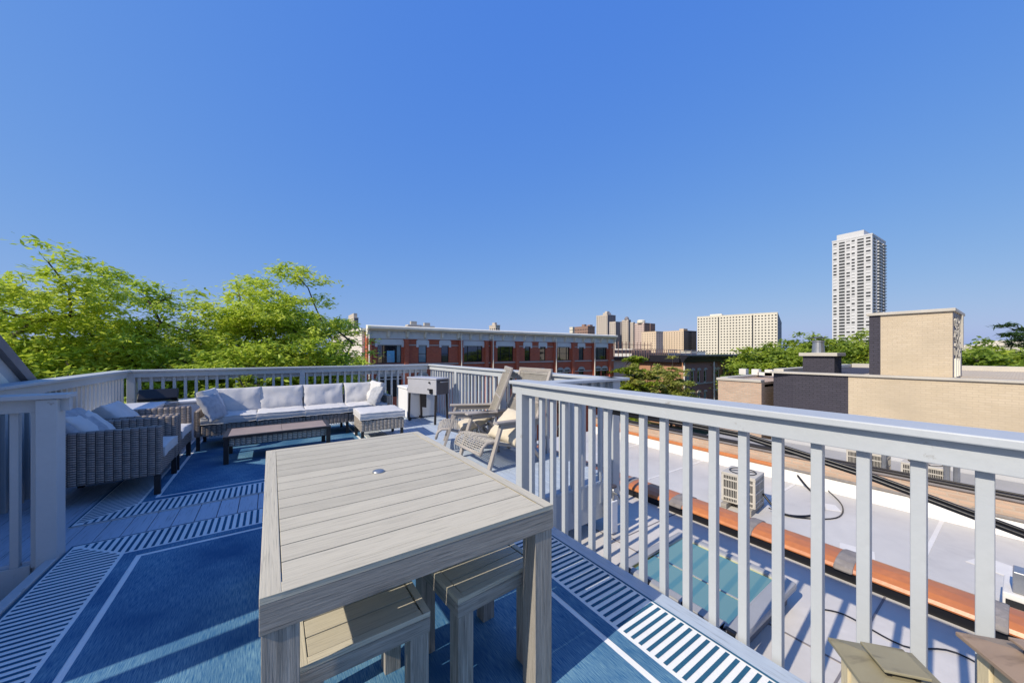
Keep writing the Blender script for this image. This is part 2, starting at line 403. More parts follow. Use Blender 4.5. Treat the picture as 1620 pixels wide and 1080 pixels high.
# seams on the membrane
m=MB(False)
for y in (-.35,.62,2.35,4.4): m.box(1.95,XP0-.02,y,y+.012,-.55,-.546)
m.box(2.9,2.912,-3,8,-.55,-.545)
m.build('roof_seam',M['slate'],ours)
# terracotta coping tiles, half round with grey collars
y=-2.12; k=0
while y<8.2:
    L=.745
    m=MB(False)
    prof=[(XP0-.06,-.468),(XP0-.06,-.452),(XP0-.045,-.43),(XP0+.01,-.405),(XP0+.10,-.392),(XP0+.2,-.395),(XP1+.03,-.42),(XP1+.05,-.468)]
    m.prism([(a,b) for a,b in prof],1,y+.012,y+L-.012)
    m.build('coping_tile',M['terracotta'],ours,bevel=.012)
    m=MB(False)
    sc=1.10; cx=XP0+.11
    pr=[(cx+(a-cx)*sc,(-.47)+(b+.47)*sc) for a,b in prof]
    if True:
        m.prism(pr,1,y-.05-random.random()*.05,y+.05+random.random()*.05); m.build('mortar_collar',M['mortar'],ours,bevel=.02)
    y+=L; k+=1
# skylight on own roof
SX0,SX1,SY0,SY1=2.37,3.30,.98,1.92
t_=thing('skylight','square skylight with pale mint glass and grey frame on the roof beyond the railing','skylight',((SX0+SX1)/2,(SY0+SY1)/2,-.55))
hw=(SX1-SX0)/2; hd=(SY1-SY0)/2
m=MB(); 
for a in ((-hw+.05,hw-.05,-hd+.05,-hd+.09),(-hw+.05,hw-.05,hd-.09,hd-.05),(-hw+.05,-hw+.09,-hd+.09,hd-.09),(hw-.09,hw-.05,-hd+.09,hd-.09)): m.box(*a,0,.11)
m.build('curb',M['slate'],t_)
m=MB()
for a in ((-hw,hw,-hd,-hd+.10),(-hw,hw,hd-.08,hd),(-hw,-hw+.08,-hd+.10,hd-.08),(hw-.08,hw,-hd+.10,hd-.08)): m.box(*a,.112,.175)
m.build('frame',M['sky_frame'],t_,bevel=.022)
m=MB(); m.box(-hw+.07,hw-.07,-hd+.09,hd-.07,.145,.158); m.build('pane',M['skyglass'],t_)
m=MB(); m.box(-.09,-.075,-hd+.1,hd-.08,.1585,.1605); m.build('glazing_bar',M['sky_frame'],t_)
for yy in (-.40,-.12,.20,.38):
    m=MB(); m.box(-hw-.012,-hw+.03,yy-.035,yy+.035,.108,.182); m.build('frame_clip',M['black'],t_,bevel=.01)

# ------------------------------------------------------------------ deck floor
m=MB()
def boards(x0,x1,y0,y1):
    n=max(1,round((x1-x0)/.141)); p=(x1-x0)/n
    for i in range(n):
        a=x0+i*p; y=y0
        while y<y1-.01:
            e=min(y1,y+random.choice((3.05,3.66,2.44)))
            if y1-e<.4: e=y1
            m.box(a+.0025,a+p-.0025,y+.001,e-.001,-.028,0); y=e
boards(-1.16,1.84,-1.6,3.70)
boards(-1.90,1.84,3.702,7.95)
boards(1.842,3.14,2.56,7.95)
tag(m.build('deck_floor',M['deck'],bevel=.002),kind='structure')
m=MB()
m.box(1.80,1.838,-1.6,2.5,-.30,-.03); m.box(1.842,3.16,2.565,2.60,-.40,-.03); m.box(-1.155,-1.12,-1.6,3.70,-.30,-.03)
m.box(-1.9,-1.12,3.705,3.74,-.27,-.03); m.box(-1.9,3.14,7.90,7.94,-.3,-.03)
m.box(-1.1,1.78,-1.6,7.8,-.30,-.25)
tag(m.build('deck_fascia',M['rail'],bevel=.003),kind='structure')
# raised edge board along the stair opening
m=MB(); m.box(-1.215,-1.162,-1.6,3.66,-.20,.018); tag(m.build('deck_edge_board',M['rail'],bevel=.004),kind='structure')
# stair flight going down beside the deck
t_=thing('deck_stairs','grey painted wooden steps going down beside the near left railing','stairs',(-1.7,2.2,-.2))
for i in range(5):
    m=MB(); m.box(-.50,.46,.9-i*.27,1.17-i*.27,-.03-i*.18,.0-i*.18); m.build('tread',M['deck'],t_,bevel=.003)
    m=MB(); m.box(-.50,.46,1.172-i*.27,1.19-i*.27,-.16-i*.18,-.031-i*.18); m.build('riser',M['rail'],t_,bevel=.002)

# ------------------------------------------------------------------ railings
def rail(label, p0, p1, inner, posts, zt=1.09, capw=.19, outer_board=False, zb=-.2, loc=None, pw=.09, bsp=.135, start=None, cap0=.10, capz=None, ends=(0,0), off=0.0, wall=False):
    """p0->p1 line of the balusters (2D); inner = unit normal towards the deck"""
    p0=Vector((*p0,0)); p1=Vector((*p1,0)); L=(p1-p0).length; d=(p1-p0)/L; n=Vector((*inner,0))
    t=thing('deck_railing',label,'railing',tuple(p0)); t.rotation_euler=(0,0,math.atan2(d.y,d.x))
    sgn=1 if Vector((-d.y,d.x,0)).dot(n)>0 else -1
    def y(a,b): return (a*sgn,b*sgn) if sgn>0 else (b*sgn,a*sgn)
    m=MB(); m.box(-ends[0],L+ends[1],*y(-cap0,capw-cap0),zt-.03,zt); m.build('cap_rail',M['rail'],t,bevel=.005)
    m=MB(); m.box(-ends[0]+.01,L+ends[1]-.01,*y(.021,.055),zt-.031-.085,zt-.031); m.build('top_board',M['rail'],t,bevel=.003)
    if outer_board:
        m=MB(); m.box(0,L,*y(-.055,-.021),zt-.19,zt-.031); m.build('outer_board',M['rail'],t,bevel=.003)
    for a in posts:
        m=MB(); m.box(a-pw/2,a+pw/2,*y(-.055,.057),zb,zt-.033); m.build('post',M['rail'],t,bevel=.004)
    m0=MB(); m0.box(-.019,.019,-.019,.019,zb,zt-.033); b0=None
    n_=int(L/bsp); s=(L-n_*bsp)/2+off if start is None else start
    for i in range(n_+1):
        a=s+i*bsp
        if a<.02 or a>L-.02: continue
        if min([abs(a-q) for q in posts]+[9])<pw/2+.02: continue
        if b0 is None: b0=m0.build('baluster',M['rail'],t,bevel=.003); b0.location=(a,0,0)
        else:
            c=b0.copy(); COL.objects.link(c); c.parent=t; c.location=(a,0,0)
    return t
rail('long grey baluster railing on the right, nearest the camera, above the terracotta coping',(1.875,2.60),(1.875,-1.5),(-1,0),[.05],ends=(.06,0),zb=-.24,zt=1.115,bsp=.1385,start=.033)
rail('short grey railing jogging outward behind the woven lounge chairs',(1.93,2.58),(3.08,2.58),(0,1),[],zb=-.24,ends=(.0,.20))
rail('grey railing on the right behind the grill and the woven lounge chairs',(3.10,2.56),(3.10,7.90),(-1,0),[.0,2.25,3.9],zb=-.3,ends=(.05,.06))
rail('grey railing across the far end behind the sectional sofa',(-1.86,7.92),(3.02,7.92),(0,-1),[.06,2.36],outer_board=True,zb=-.3,ends=(.04,.0))
rail('grey railing along the left side behind the wicker armchairs',(-1.88,7.84),(-1.88,3.80),(1,0),[3.95],zb=-.3,ends=(.05,.1),bsp=.12)
t_=rail('near left railing with a wide grey end post beside the stair opening',(-1.18,3.70),(-2.75,3.70),(0,-1),[],zt=1.095,zb=-.02,ends=(.07,0),bsp=.12,off=.06,capw=.15,cap0=.03)
m=MB(); m.box(-.02,.072,-.018,.10,-.03,1.062); m.build('end_post',M['rail'],t_,bevel=.004)
m=MB(); m.box(.075,.108,-.0,.05,-.03,1.062); m.build('post_trim',M['rail'],t_,bevel=.003)
m=MB(); m.box(.12,1.5,-.02,.02,-.26,-.02); m.build('toe_board',M['rail'],t_,bevel=.004)

# ------------------------------------------------------------------ rugs
def rug(label, x0,x1,y0,y1, z=.002):
    m=MB(False); W=x1-x0; H=y1-y0; zt=z+.006; w_=.33; pitch=.0425; e=.0015
    m.cm=0; m.box(x0,x1,y0,y1,z,zt)
    def P(side,t,d):
        return {'L':(x0+d,y0+t),'R':(x1-d,y0+t),'B':(x0+t,y0+d),'T':(x0+t,y1-d)}[side]
    def quad(pts,mi,zz):
        m.cm=mi; m.face([(a,b,zz) for a,b in pts],[(a,b) for a,b in pts])
    for side,Ls in (('L',H),('R',H),('B',W),('T',W)):
        t=.03
        while t<Ls-.03:
            a=t; b=t+pitch*.42
            def dm(q): return min(w_-.02, q-.012 if q<Ls/2 else Ls-q-.012)
            if dm(a)>.03 and dm(b)>.03:
                quad([P(side,a,.022),P(side,b,.022),P(side,b,dm(b)),P(side,a,dm(a))],1,zt+e)
            t+=pitch
        # thin dark hem
        quad([P(side,.0,.0),P(side,Ls,.0),P(side,Ls-.012,.012),P(side,.012,.012)],1,zt+e)
        a,b=w_+.0,w_+.075
        quad([P(side,a,a),P(side,Ls-a,a),P(side,Ls-b,b),P(side,b,b)],2,zt+e)
    f=w_+.105
    m.cm=2; m.face([(x0+f,y0+f,zt+e),(x1-f,y0+f,zt+e),(x1-f,y1-f,zt+e),(x0+f,y1-f,zt+e)])
    o=m.build('area_rug',[M['rug_white'],M['rug_navy'],M['rug_blue']],recalc=False)
    return tag(o,label,'rug','blue bordered outdoor rugs')
rug('blue outdoor rug with white striped border lying under the plank table and stools',-1.15,1.73,-1.4,3.78)
rug('blue outdoor rug with white striped border lying under the wicker coffee table',-1.30,1.58,4.20,7.75)

# ------------------------------------------------------------------ dining table and stools
def plank_top(parent, W, D, T, zt, frame, n, ap, along_x=True, legs=.085, zleg=0):
    """local x = width W, y = depth D; planks run along x"""
    m=MB()
    m.box(0,frame,0,D,zt-.02,zt); m.box(W-frame,W,0,D,zt-.02,zt); m.box(frame,W-frame,0,frame,zt-.02,zt); m.box(frame,W-frame,D-frame,D,zt-.02,zt)
    m.build('top_frame',M['table_top'],parent,bevel=.0015)
    p=(D-2*frame)/n
    for i in range(n):
        m=MB(); a=frame+i*p; m.box(frame+.003,W-frame-.003,a+.0028,a+p-.0028,zt-.021,zt-.0015)
        m.build('plank',M['table_top'],parent,bevel=.0015)
    m=MB()
    m.box(0,W,0,.022,zt-ap,zt-.0205); m.box(0,W,D-.022,D,zt-ap,zt-.0205); m.box(0,.022,.0225,D-.0225,zt-ap,zt-.0205); m.box(W-.022,W,.0225,D-.0225,zt-ap,zt-.0205)
    m.build('apron',M['table_side'],parent,bevel=.0015)
    for sx in (0,1):
        for sy in (0,1):
            m=MB(); x=.004+sx*(W-legs-.008); y=.004+sy*(D-legs-.008)
            m.box(x,x+legs,y,y+legs,zleg,zt-ap+.0002); m.build('leg',M['table_side'],parent,bevel=.002)
    return parent
t_=thing('dining_table','large weathered grey plank dining table with a central umbrella hole','table',(-.025,1.09,.0085))
plank_top(t_,.975,1.61,.02,.742,.048,14,.097)
m=MB(); m.lathe([(0,.012),(.012,.0115),(.026,.009),(.030,.004),(.030,0)],24,(.485,.81,.7405)); m.build('umbrella_hole_cap',M['steel'],t_,smooth=True)
st=thing('stool','plank topped grey stool tucked under the left near corner of the dining table','stool',(.062,1.195,.0085),0,'stools under the plank dining table')
plank_top(st,.405,.40,.02,.445,.028,4,.073,legs=.066)
c=copy_tree(st); c.location=(.572,1.19,.0085); c.rotation_euler=(0,0,R(4)); c['label']='plank topped grey stool tucked beside the right near leg of the dining table'

# ------------------------------------------------------------------ wicker lounge set
def wbox(m,*a): m.box(*a)
def armchair():
    t=thing('wicker_armchair','dark wicker armchair with pale cushions, the nearer one beside the near left railing post','armchair',(-1.24,5.075,.0),0,'wicker armchairs along the left railing')
    m=MB(False); m.box(-.38,.37,-.375,-.295,.19,.66); m.build('armrest',M['wicker'],t,bevel=.018)
    m=MB(False); m.box(-.38,.37,.295,.375,.19,.66); m.build('armrest',M['wicker'],t,bevel=.018)
    m=MB(False); m.box(-.38,-.31,-.293,.293,.19,.66); m.build('backrest',M['wicker'],t,bevel=.015)
    m=MB(False); m.box(-.309,.355,-.293,.293,.19,.33); m.build('seat_base',M['wicker'],t,bevel=.012)
    for x in (-.35,.34):
        for y in (-.35,.35):
            m=MB(); m.box(x-.022,x+.022,y-.022,y+.022,0,.188); m.build('leg',M['dark'],t,bevel=.002)
    cushion('seat_cushion',(.68,.575,.13),M['cushion'],t,(.04,0,.395),(0,0,0),.35,1)
    cushion('back_cushion',(.56,.46,.17),M['cushion'],t,(-.17,0,.585),(R(54),0,R(90)),.6,2,.02)
    return t
ac=armchair()
cushion('throw_pillow',(.40,.40,.12),M['stripe_pillow'],ac,(-.22,-.12,.68),(R(50),0,R(74)),.85,5,.02)
c=copy_tree(ac); c.location=(-1.24,5.91,0); c['label']='dark wicker armchair with pale cushions, the farther one beside the sofa'
for ch in list(bpy.data.objects):
    if ch.parent==c and ch.name.startswith('throw_pillow'): bpy.data.objects.remove(ch)

SF=6.42
sofa=thing('sectional_sofa','long L shaped wicker sectional sofa with oatmeal cushions along the far railing','sofa',(-.80,SF,.0))
seats=[0,.625,1.25,1.875]
for x in seats:
    m=MB(False); m.box(x+.003,x+.622,0,.62,.20,.35); m.build('seat_base',M['wicker'],sofa,bevel=.01)
m=MB(False); m.box(0,2.60,.625,.70,.20,.60); m.build('backrest',M['wicker2'],sofa,bevel=.015)
m=MB(False); m.box(2.505,2.60,-.0,.622,.20,.60); m.build('armrest',M['wicker2'],sofa,bevel=.015)
m=MB(False); m.box(-.07,-.002,0,.70,.20,.56); m.build('armrest',M['wicker'],sofa,bevel=.015)
for x in (-.03,.62,1.25,1.86,2.55):
    for y in (.04,.64):
        m=MB(); m.box(x-.02,x+.02,y-.02,y+.02,0,.198); m.build('leg',M['dark'],sofa,bevel=.002)
for i,x in enumerate(seats):
    cushion('seat_cushion',(.63,.63,.13),M['cushion'],sofa,(x+.3125,.30,.413),(0,0,0),.3,10+i,.014)
for i,x in enumerate((.36,.94,1.56,2.14)):
    cushion('back_cushion',(.62 if i<3 else .5,.40,.17),M['cushion'],sofa,(x,.545,.615),(R(76),0,R(random.uniform(-2,2))),.62,20+i,.022)
cushion('side_cushion',(.54,.42,.16),M['cushion'],sofa,(2.37,.30,.63),(R(74),0,R(-88)),.62,31,.03)
cushion('side_cushion',(.50,.42,.16),M['cushion'],sofa,(.10,.25,.63),(R(68),0,R(80)),.66,33,.02)
cushion('throw_pillow',(.36,.36,.12),M['stripe_pillow'],sofa,(2.33,.10,.60),(R(66),0,R(-80)),.9,41,.03)
cushion('throw_pillow',(.38,.38,.12),M['stripe_pillow'],sofa,(.13,.0,.60),(R(62),0,R(66)),.9,43,.02)
t_=thing('ottoman','square wicker ottoman with an oatmeal cushion in front of the sofa corner','ottoman',(1.10,5.58,.0),R(-2))
m=MB(False); m.box(0,.64,0,.64,.18,.34); m.build('base',M['wicker2'],t_,bevel=.012)
for x in (.03,.61):
    for y in (.03,.61):
        m=MB(); m.box(x-.02,x+.02,y-.02,y+.02,0.009,.178); m.build('leg',M['dark'],t_,bevel=.002)
cushion('cushion',(.66,.66,.14),M['cushion'],t_,(.32,.32,.405),(0,0,0),.35,51,.012)
t_=thing('coffee_table','long low coffee table with brown tile top and wicker sides on the far rug','coffee table',(-.48,5.47,.0085))
m=MB(False); m.box(.03,1.14,.03,.58,.21,.305); m.build('apron',M['wicker2'],t_,bevel=.006)
m=MB(); m.box(0,1.17,0,.045,.307,.337); m.box(0,1.17,.565,.61,.307,.337); m.box(0,.045,.045,.565,.307,.337); m.box(1.125,1.17,.045,.565,.307,.337)
m.build('top_frame',M['dark'],t_,bevel=.003)
m=MB(); m.box(.0455,.60,.0455,.5645,.31,.334); m.box(.603,1.1245,.0455,.5645,.31,.334); m.build('tabletop',M['tile'],t_,bevel=.0015)
for x in (.03,1.14):
    for y in (.03,.58):
        m=MB(); m.box(x-.025,x+.025,y-.025,y+.025,0,.3065); m.build('leg',M['dark'],t_,bevel=.002)

# ------------------------------------------------------------------ rope lounge chairs
def lounge_chair():
    t=thing('lounge_chair','weathered wooden lounge chair with woven rope seat and tall back, nearest the railing corner','chair',(2.46,3.82,0),R(180),'woven rope lounge chairs')
    W=.66; h=W/2                                   # local +x is the front
    for s in (-1,1):
        y=s*(h+.035)
        m=MB(); m.beam((.42,y,0),(.24,y,.53),.032,.062,(0,1,0)); m.build('front_leg',M['chair_wood'],t,bevel=.004)
        m=MB(); m.beam((-.36,y,0),(-.02,y*.995,.42),.030,.06,(0,1,0)); m.build('rear_leg',M['chair_wood'],t,bevel=.004)
        m=MB(); m.box(-.34,.33,y-.045,y+.045,.535,.562); m.build('armrest',M['chair_wood'],t,bevel=.008)
        m=MB(); m.beam((-.30,y,.50),(.26,y,.50),.024,.06,(0,0,1)); m.build('arm_support',M['chair_wood'],t,bevel=.003)
        # curved seat rail
        pts=[(.50,s*h,.20),(.475,s*h,.285),(.42,s*h,.325),(.34,s*h,.325),(.15,s*h,.27),(-.05,s*h,.225),(-.22,s*h,.225),(-.30,s*h,.27)]
        m=MB(); m.tube(pts,.019,8); m.build('seat_rail',M['chair_wood'],t,smooth=True)
        m=MB(); m.beam((-.20,s*h,.24),(-.545,s*h,1.14),.030,.045,(0,1,0)); m.build('back_upright',M['chair_wood'],t,bevel=.004)
    m=MB(); m.tube([(.50,-h,.20),(.50,h,.20)],.016,8); m.tube([(-.19,-h-.05,.225),(-.19,h+.05,.225)],.016,8); m.tube([(-.36,-h,.05),(-.36,h,.05)],.014,8)
    m.build('crossbar',M['chair_wood'],t,smooth=True)
    m=MB(); m.beam((-.540,-h-.02,1.128),(-.540,h+.02,1.128),.035,.05); m.beam((-.385,-h,.72),(-.385,h,.72),.02,.03); m.build('top_rail',M['chair_wood'],t,bevel=.005)
    # woven seat: ropes side to side following the rail, with lengthwise weavers
    path=[(.50,.20),(.475,.285),(.42,.325),(.34,.325),(.15,.27),(-.05,.225),(-.20,.225)]
    def on(path,s):
        L=[math.dist(path[i],path[i+1]) for i in range(len(path)-1)]; T=sum(L)*s
        for i,l in enumerate(L):
            if T<=l or i==len(L)-1: f=T/l; return (path[i][0]+(path[i+1][0]-path[i][0])*f,path[i][1]+(path[i+1][1]-path[i][1])*f)
            T-=l
    m=MB()
    for i in range(30):
        x,z=on(path,(i+.5)/30)
        m.tube([(x,-h,z+.012),(x,0,z+.002),(x,h,z+.012)],.0068,5,False)
    for j in range(15):
        yy=-h+.03+j*(W-.06)/14
        m.tube([(on(path,k/14)[0],yy,on(path,k/14)[1]+(.012 if (k+j)%2 else 0)) for k in range(15)],.0055,4,False)
    m.build('woven_seat',M['rope'],t,smooth=True)
    # woven back: diagonal lattice of ropes
    b0=Vector((-.215,0,.28)); b1=Vector((-.54,0,1.12)); L=(b1-b0).length
    m=MB(); n=26
    for sgn in (1,-1):
        for i in range(-n,n*2):
            u0=i*L/n*.8; slope=1.15
            a=None; pts=[]
            for q in range(13):
                yy=-h+q*W/12; v=u0+(yy+h)*slope if sgn>0 else u0+(h-yy)*slope
                if 0<=v<=L:
                    P_=b0+(b1-b0)*(v/L); pts.append((P_.x-.012*math.sin(math.pi*q/12)+sgn*.003,yy,P_.z))
                elif pts: break
            if len(pts)>1: m.tube(pts,.0048,4,False)
    for i in range(3): 
        v=.985-i*.018; P_=b0+(b1-b0)*v; m.tube([(P_.x,-h,P_.z),(P_.x,h,P_.z)],.007,5,False)
    m.build('woven_back',M['rope'],t,smooth=True)
    return t
lc=lounge_chair()
lp=cushion('pillow',(.48,.46,.17),M['pillow'],None,(0,0,0),(0,0,0),.95,61,.02)
lp.name='throw_pillow'; lp.location=(2.50,3.66,.44); lp.rotation_euler=(R(42),R(6),R(-78))
tag(lp,'beige square throw pillow lying in the nearer woven lounge chair','pillow','beige pillows on the lounge chairs')
c=copy_tree(lc); c.location=(2.44,4.60,0); c.rotation_euler=(0,0,R(180-26)); c['label']='weathered wooden lounge chair with woven rope seat turned toward the sofa, behind the nearer one'
lp2=lp.copy(); COL.objects.link(lp2); lp2.location=(2.46,4.58,.36); lp2.rotation_euler=(R(20),R(-4),R(-110)); lp2['label']='beige throw pillow lying low in the farther woven lounge chair'

# ------------------------------------------------------------------ grill, boxes, little things by the rails
ga=math.atan2(-.375,.927)
t_=thing('outdoor_grill','boxy grey and black grill on four tapered legs in the far right corner','grill',(2.57,6.28,0),math.atan2(.927,-.375)-R(90))
# local +y runs along the pale side, local +x along the dark side
m=MB(False); m.box(-.002,.012,0,.80,.56,.845); m.build('side_panel',M['grill'],t_,bevel=.004)
m=MB(False); m.box(.0125,.34,.002,.798,.56,.845); m.build('body',M['grill_dark'],t_,bevel=.006)
m=MB(False); m.box(-.015,.355,-.015,.815,.847,.875); m.build('lid',M['grill'],t_,bevel=.008)
m=MB(); m.tube([(.08,-.012,.80),(.08,-.05,.80),(.28,-.05,.80),(.28,-.012,.80)],.008,8); m.build('handle',M['steel'],t_,smooth=True)
for (x,y) in ((.02,.03),(.31,.03),(.02,.77),(.31,.77),(.02,.36)):
    if (x,y)==(.02,.36): m=MB(); m.box(x,x+.015,.30,.42,.30,.56); m.build('gas_bracket',M['black'],t_,bevel=.003); continue
    m=MB(); m.beam((x,y,.56),(x+(.02 if x<.1 else -.02)*-1,y,.0 if y<.1 else .06),.036,.03,(0,1,0)); m.build('leg',M['dark'],t_,bevel=.003)
    if y>.1:
        m=MB(); m.tube([(x-.015,y,.035),(x+.02,y,.035)],.035,14); m.build('caster',M['black'],t_)
for (y,z,r) in ((.17,.79,.016),(.20,.66,.012)):
    m=MB(); m.tube([(-.002,y,z),(-.03,y,z)],r,12); m.build('knob',M['black'],t_)
m=MB(); m.box(-.028,-.003,.09,.16,.58,.67); m.build('label_plate',M['black'],t_,bevel=.003)
t_=thing('storage_box','tall white storage box behind the grill','storage box',(2.30,7.15,0))
m=MB(False); m.box(0,.64,0,.62,.02,.60); m.build('body',M['white'],t_,bevel=.015)
m=MB(False); m.box(-.015,.655,-.015,.635,.602,.65); m.build('lid',M['white'],t_,bevel=.012)
m=MB(); m.box(.24,.40,-.03,-.015,.55,.62); m.build('latch',M['steel'],t_,bevel=.003)
t_=thing('deck_box','long low white deck box between the left railing and the farther wicker armchair','storage box',(-1.80,6.35,0))
m=MB(False); m.box(0,.50,0,.95,.02,.58); m.build('body',M['white'],t_,bevel=.015)
m=MB(False); m.box(-.012,.512,-.012,.962,.582,.635); m.build('lid',M['white'],t_,bevel=.014)
t_=thing('tabletop_grill','small black tabletop grill with raised lid in the far left corner','grill',(-1.40,7.30,0),R(4))
m=MB(); 
for x in (-.24,.22):
    for y in (-.14,.14): m.box(x,x+.02,y,y+.02,0,.52)
m.build('stand',M['steel'],t_,bevel=.002)
m=MB(); m.box(-.26,.26,-.17,.17,.522,.54); m.box(-.24,.24,-.15,.15,.541,.63); m.build('firebox',M['steel'],t_,bevel=.008)
m=MB(); m.prism([(.10,.635),(.14,.635),(.27,.79),(.22,.81),(.08,.68)],0,-.22,.22); m.build('lid',M['black'],t_,bevel=.01)
m=MB(); m.tube([(-.16,-.18,.60),(.16,-.18,.60)],.01,8); m.build('handle',M['steel'],t_,smooth=True)
t_=thing('storage_bin','small white lidded bin beside the tabletop grill','bin',(-1.02,7.45,0))
m=MB(False); m.prism([(-.2,.0),(.2,.0),(.23,.58),(-.23,.58)],1,-.15,.15); m.build('body',M['white'],t_,bevel=.01)
m=MB(False); m.box(-.25,.25,-.17,.17,.582,.63); m.build('lid',M['white'],t_,bevel=.014)
t_=thing('planter','black planter with green shoots outside the far railing post','planter',(-.30,7.52,0))
m=MB(); m.lathe([(0,0),(.13,0),(.17,.60),(.18,.62),(.16,.62),(.15,.57),(0,.57)],20); m.build('pot',M['black'],t_,smooth=False)
# utility box with faucet at the corner post
t_=thing('faucet_box','white utility box with small brass faucet at the foot of the jogging railing post','utility box',(2.93,2.49,-.55))
m=MB(False); m.box(0,.10,-.05,.02,.02,.36); m.build('box',M['white'],t_,bevel=.01)
m=MB(); m.tube([(.05,-.03,.36),(.05,-.03,.50)],.012,8); m.tube([(.05,-.03,.44),(.05,-.10,.44),(.05,-.115,.40)],.012,8); m.build('faucet',M['steel'],t_,smooth=True)
m=MB(); m.tube([(.05,-.03,.50),(.05,-.03,.52)],.035,12); m.build('handle',M['grill_dark'],t_)

# lanterns
def lantern(label, cx,cy,size,ze,rz,roofm, seed):
    t=thing('lantern',label,'lantern',(cx,cy,.0),rz,'wooden lanterns beside the right railing')
    h=size/2; b=h*.78
    m=MB(); m.box(-b-.01,b+.01,-b-.01,b+.01,0,.03); m.build('base',M['lantern_wood'],t,bevel=.003)
    for x in (-1,1):
        for y in (-1,1):
            m=MB(); m.box(*(sorted((x*b,x*(b-.035)))),*(sorted((y*b,y*(b-.035)))),.03,ze-.002); m.build('corner_post',M['lantern_wood'],t,bevel=.002)
    m=MB()
    for a in (0,1,2,3):
        mt=Matrix.Rotation(a*math.pi/2,4,'Z')
        for z0_,z1_ in ((ze-.10,ze-.003),(.031,.07)):
            m=MB(); m.box(-b+.036,b-.036,b-.026,b-.008,z0_,z1_,mt); m.build('side_frame',M['lantern_wood'],t,bevel=.002)
    for a in range(4):
        m=MB(); m.box(-b+.037,b-.037,b-.016,b-.012,.0705,ze-.1005,Matrix.Rotation(a*math.pi/2,4,'Z')); m.build('pane',M['glass_dark'],t)
    m=MB(); k=h*.42; q=ze+size*.14
    B=[(-h,-h),(h,-h),(h,h),(-h,h)]; T=[(-k,-k),(k,-k),(k,k),(-k,k)]
    for i in range(4):
        j=(i+1)%4
        m.face([(*B[i],ze+.012),(*B[j],ze+.012),(*T[j],q),(*T[i],q)]); m.face([(*B[i],ze),(*B[j],ze),(*B[j],ze+.012),(*B[i],ze+.012)])
    m.face([(*p,q) for p in T]); m.face([(*p,ze) for p in B[::-1]])
    m.build('roof',roofm,t,bevel=.002)
    m=MB(); k2=k*1.0; 
    for x in (-.7,.7):
        for y in (-.7,.7): m=MB(); m.box(x*k-.006,x*k+.006,y*k-.006,y*k+.006,q,q+.018); m.build('vent_spacer',M['black'],t)
    m=MB(); m.box(-k2*1.15,k2*1.15,-k2*1.15,k2*1.15,q+.018,q+.026); m.build('vent_cap',roofm,t,bevel=.002)
    return t
la=math.atan2(-.776,.63)
lantern('weathered wooden lantern with greenish square roof, the shorter one by the right railing',1.556,.226,.225,.385,la,M['lantern_roof'],1)
lantern('weathered wooden lantern with brownish square roof, the taller one by the right railing',1.63,-.055,.245,.545,la,M['lantern_roof2'],2)

# black downpipe-like cable duct outside the right railing
m=MB(); P_=[(3.02,2.50,.72),(3.22,1.9,.685),(3.32,1.35,.65),(3.38,.64,.52),(3.42,0,.36),(3.46,-.9,.08),(3.5,-1.9,-.35),(3.5,-2.2,-.53)]
m.tube(P_,.017,6); m.tube([(x+.005,y,z+.024) for x,y,z in P_],.012,6)
tag(m.build('cable_duct',M['black'],smooth=True),'black cable duct sloping down outside the right railing above the terracotta coping','cable duct')
def wire(pts,r,label,mat='black',name='cable',cat='cable'):
    P=[Vector(p) for p in pts]; q=[]
    for i in range(len(P)-1):
        a,b,c,d=P[max(i-1,0)],P[i],P[i+1],P[min(i+2,len(P)-1)]
        for k in range(6):
            f=k/6; q.append(.5*((2*b)+(c-a)*f+(2*a-5*b+4*c-d)*f*f+(3*b-a-3*c+d)*f**3))
    q.append(P[-1])
    m=MB(); m.tube(q,r,6); return tag(m.build(name,M[mat],smooth=True),label,cat)
wire([(3.35,.9,-.545),(3.45,.75,-.54),(3.4,.45,-.54),(3.6,.25,-.54),(3.5,-.1,-.54),(3.7,-.5,-.54),(3.6,-1.2,-.54)],.005,'thin dark cable lying on the pale roof past the skylight')

# ------------------------------------------------------------------ stair penthouse at the left
t_=thing('stair_penthouse','grey sided rooftop stair enclosure with sloping roof and triangular window at the left edge','stair enclosure',(-2.06,2.12,-.55))
prof=[(0,0),(0,2.52),(2.32,2.52),(4.80,.73),(4.80,0)]          # y from 2.3, z from -.55
m=MB(False); m.prism(prof,0,-1.6,0); m.build('wall',M['rail'],t_)
def off(p,d): return (p[0]+d[0],p[1]+d[1])
m=MB(False); m.prism([(2.32,2.522),(4.85,.696),(4.91,.77),(2.36,2.615)],0,-1.7,.05); m.box(-1.7,.05,.0,2.33,2.522,2.615); m.build('roof',M['slate'],t_,bevel=.004)
m=MB(False)
fr=[(1.4,.9),(1.4,2.42),(2.2,2.42),(4.3,.9)]; inn=[(1.5,1.0),(1.5,2.32),(2.12,2.32),(3.95,1.0)]
for i in range(4):
    j=(i+1)%4; m.prism([fr[i],fr[j],inn[j],inn[i]],0,.002,.03)
m.build('window_frame',M['white_paint'],t_)
m=MB(False); m.prism(inn,0,.002,.012); m.build('pane',M['glass_dark'],t_)
t_=thing('shadow_post','unseen square metal post added beside the stair enclosure to shade a band of the rug','flue',(-2.3,1.94,-.55))
m=MB(False); m.box(-.1,.1,-.07,.07,0,2.5); m.build('shaft',M['steel'],t_,bevel=.004)  # out of view, added only for its shadow band across the rug
m=MB(False); m.box(-.13,.13,-.075,.075,2.52,2.58); m.build('cap',M['steel'],t_,bevel=.004)

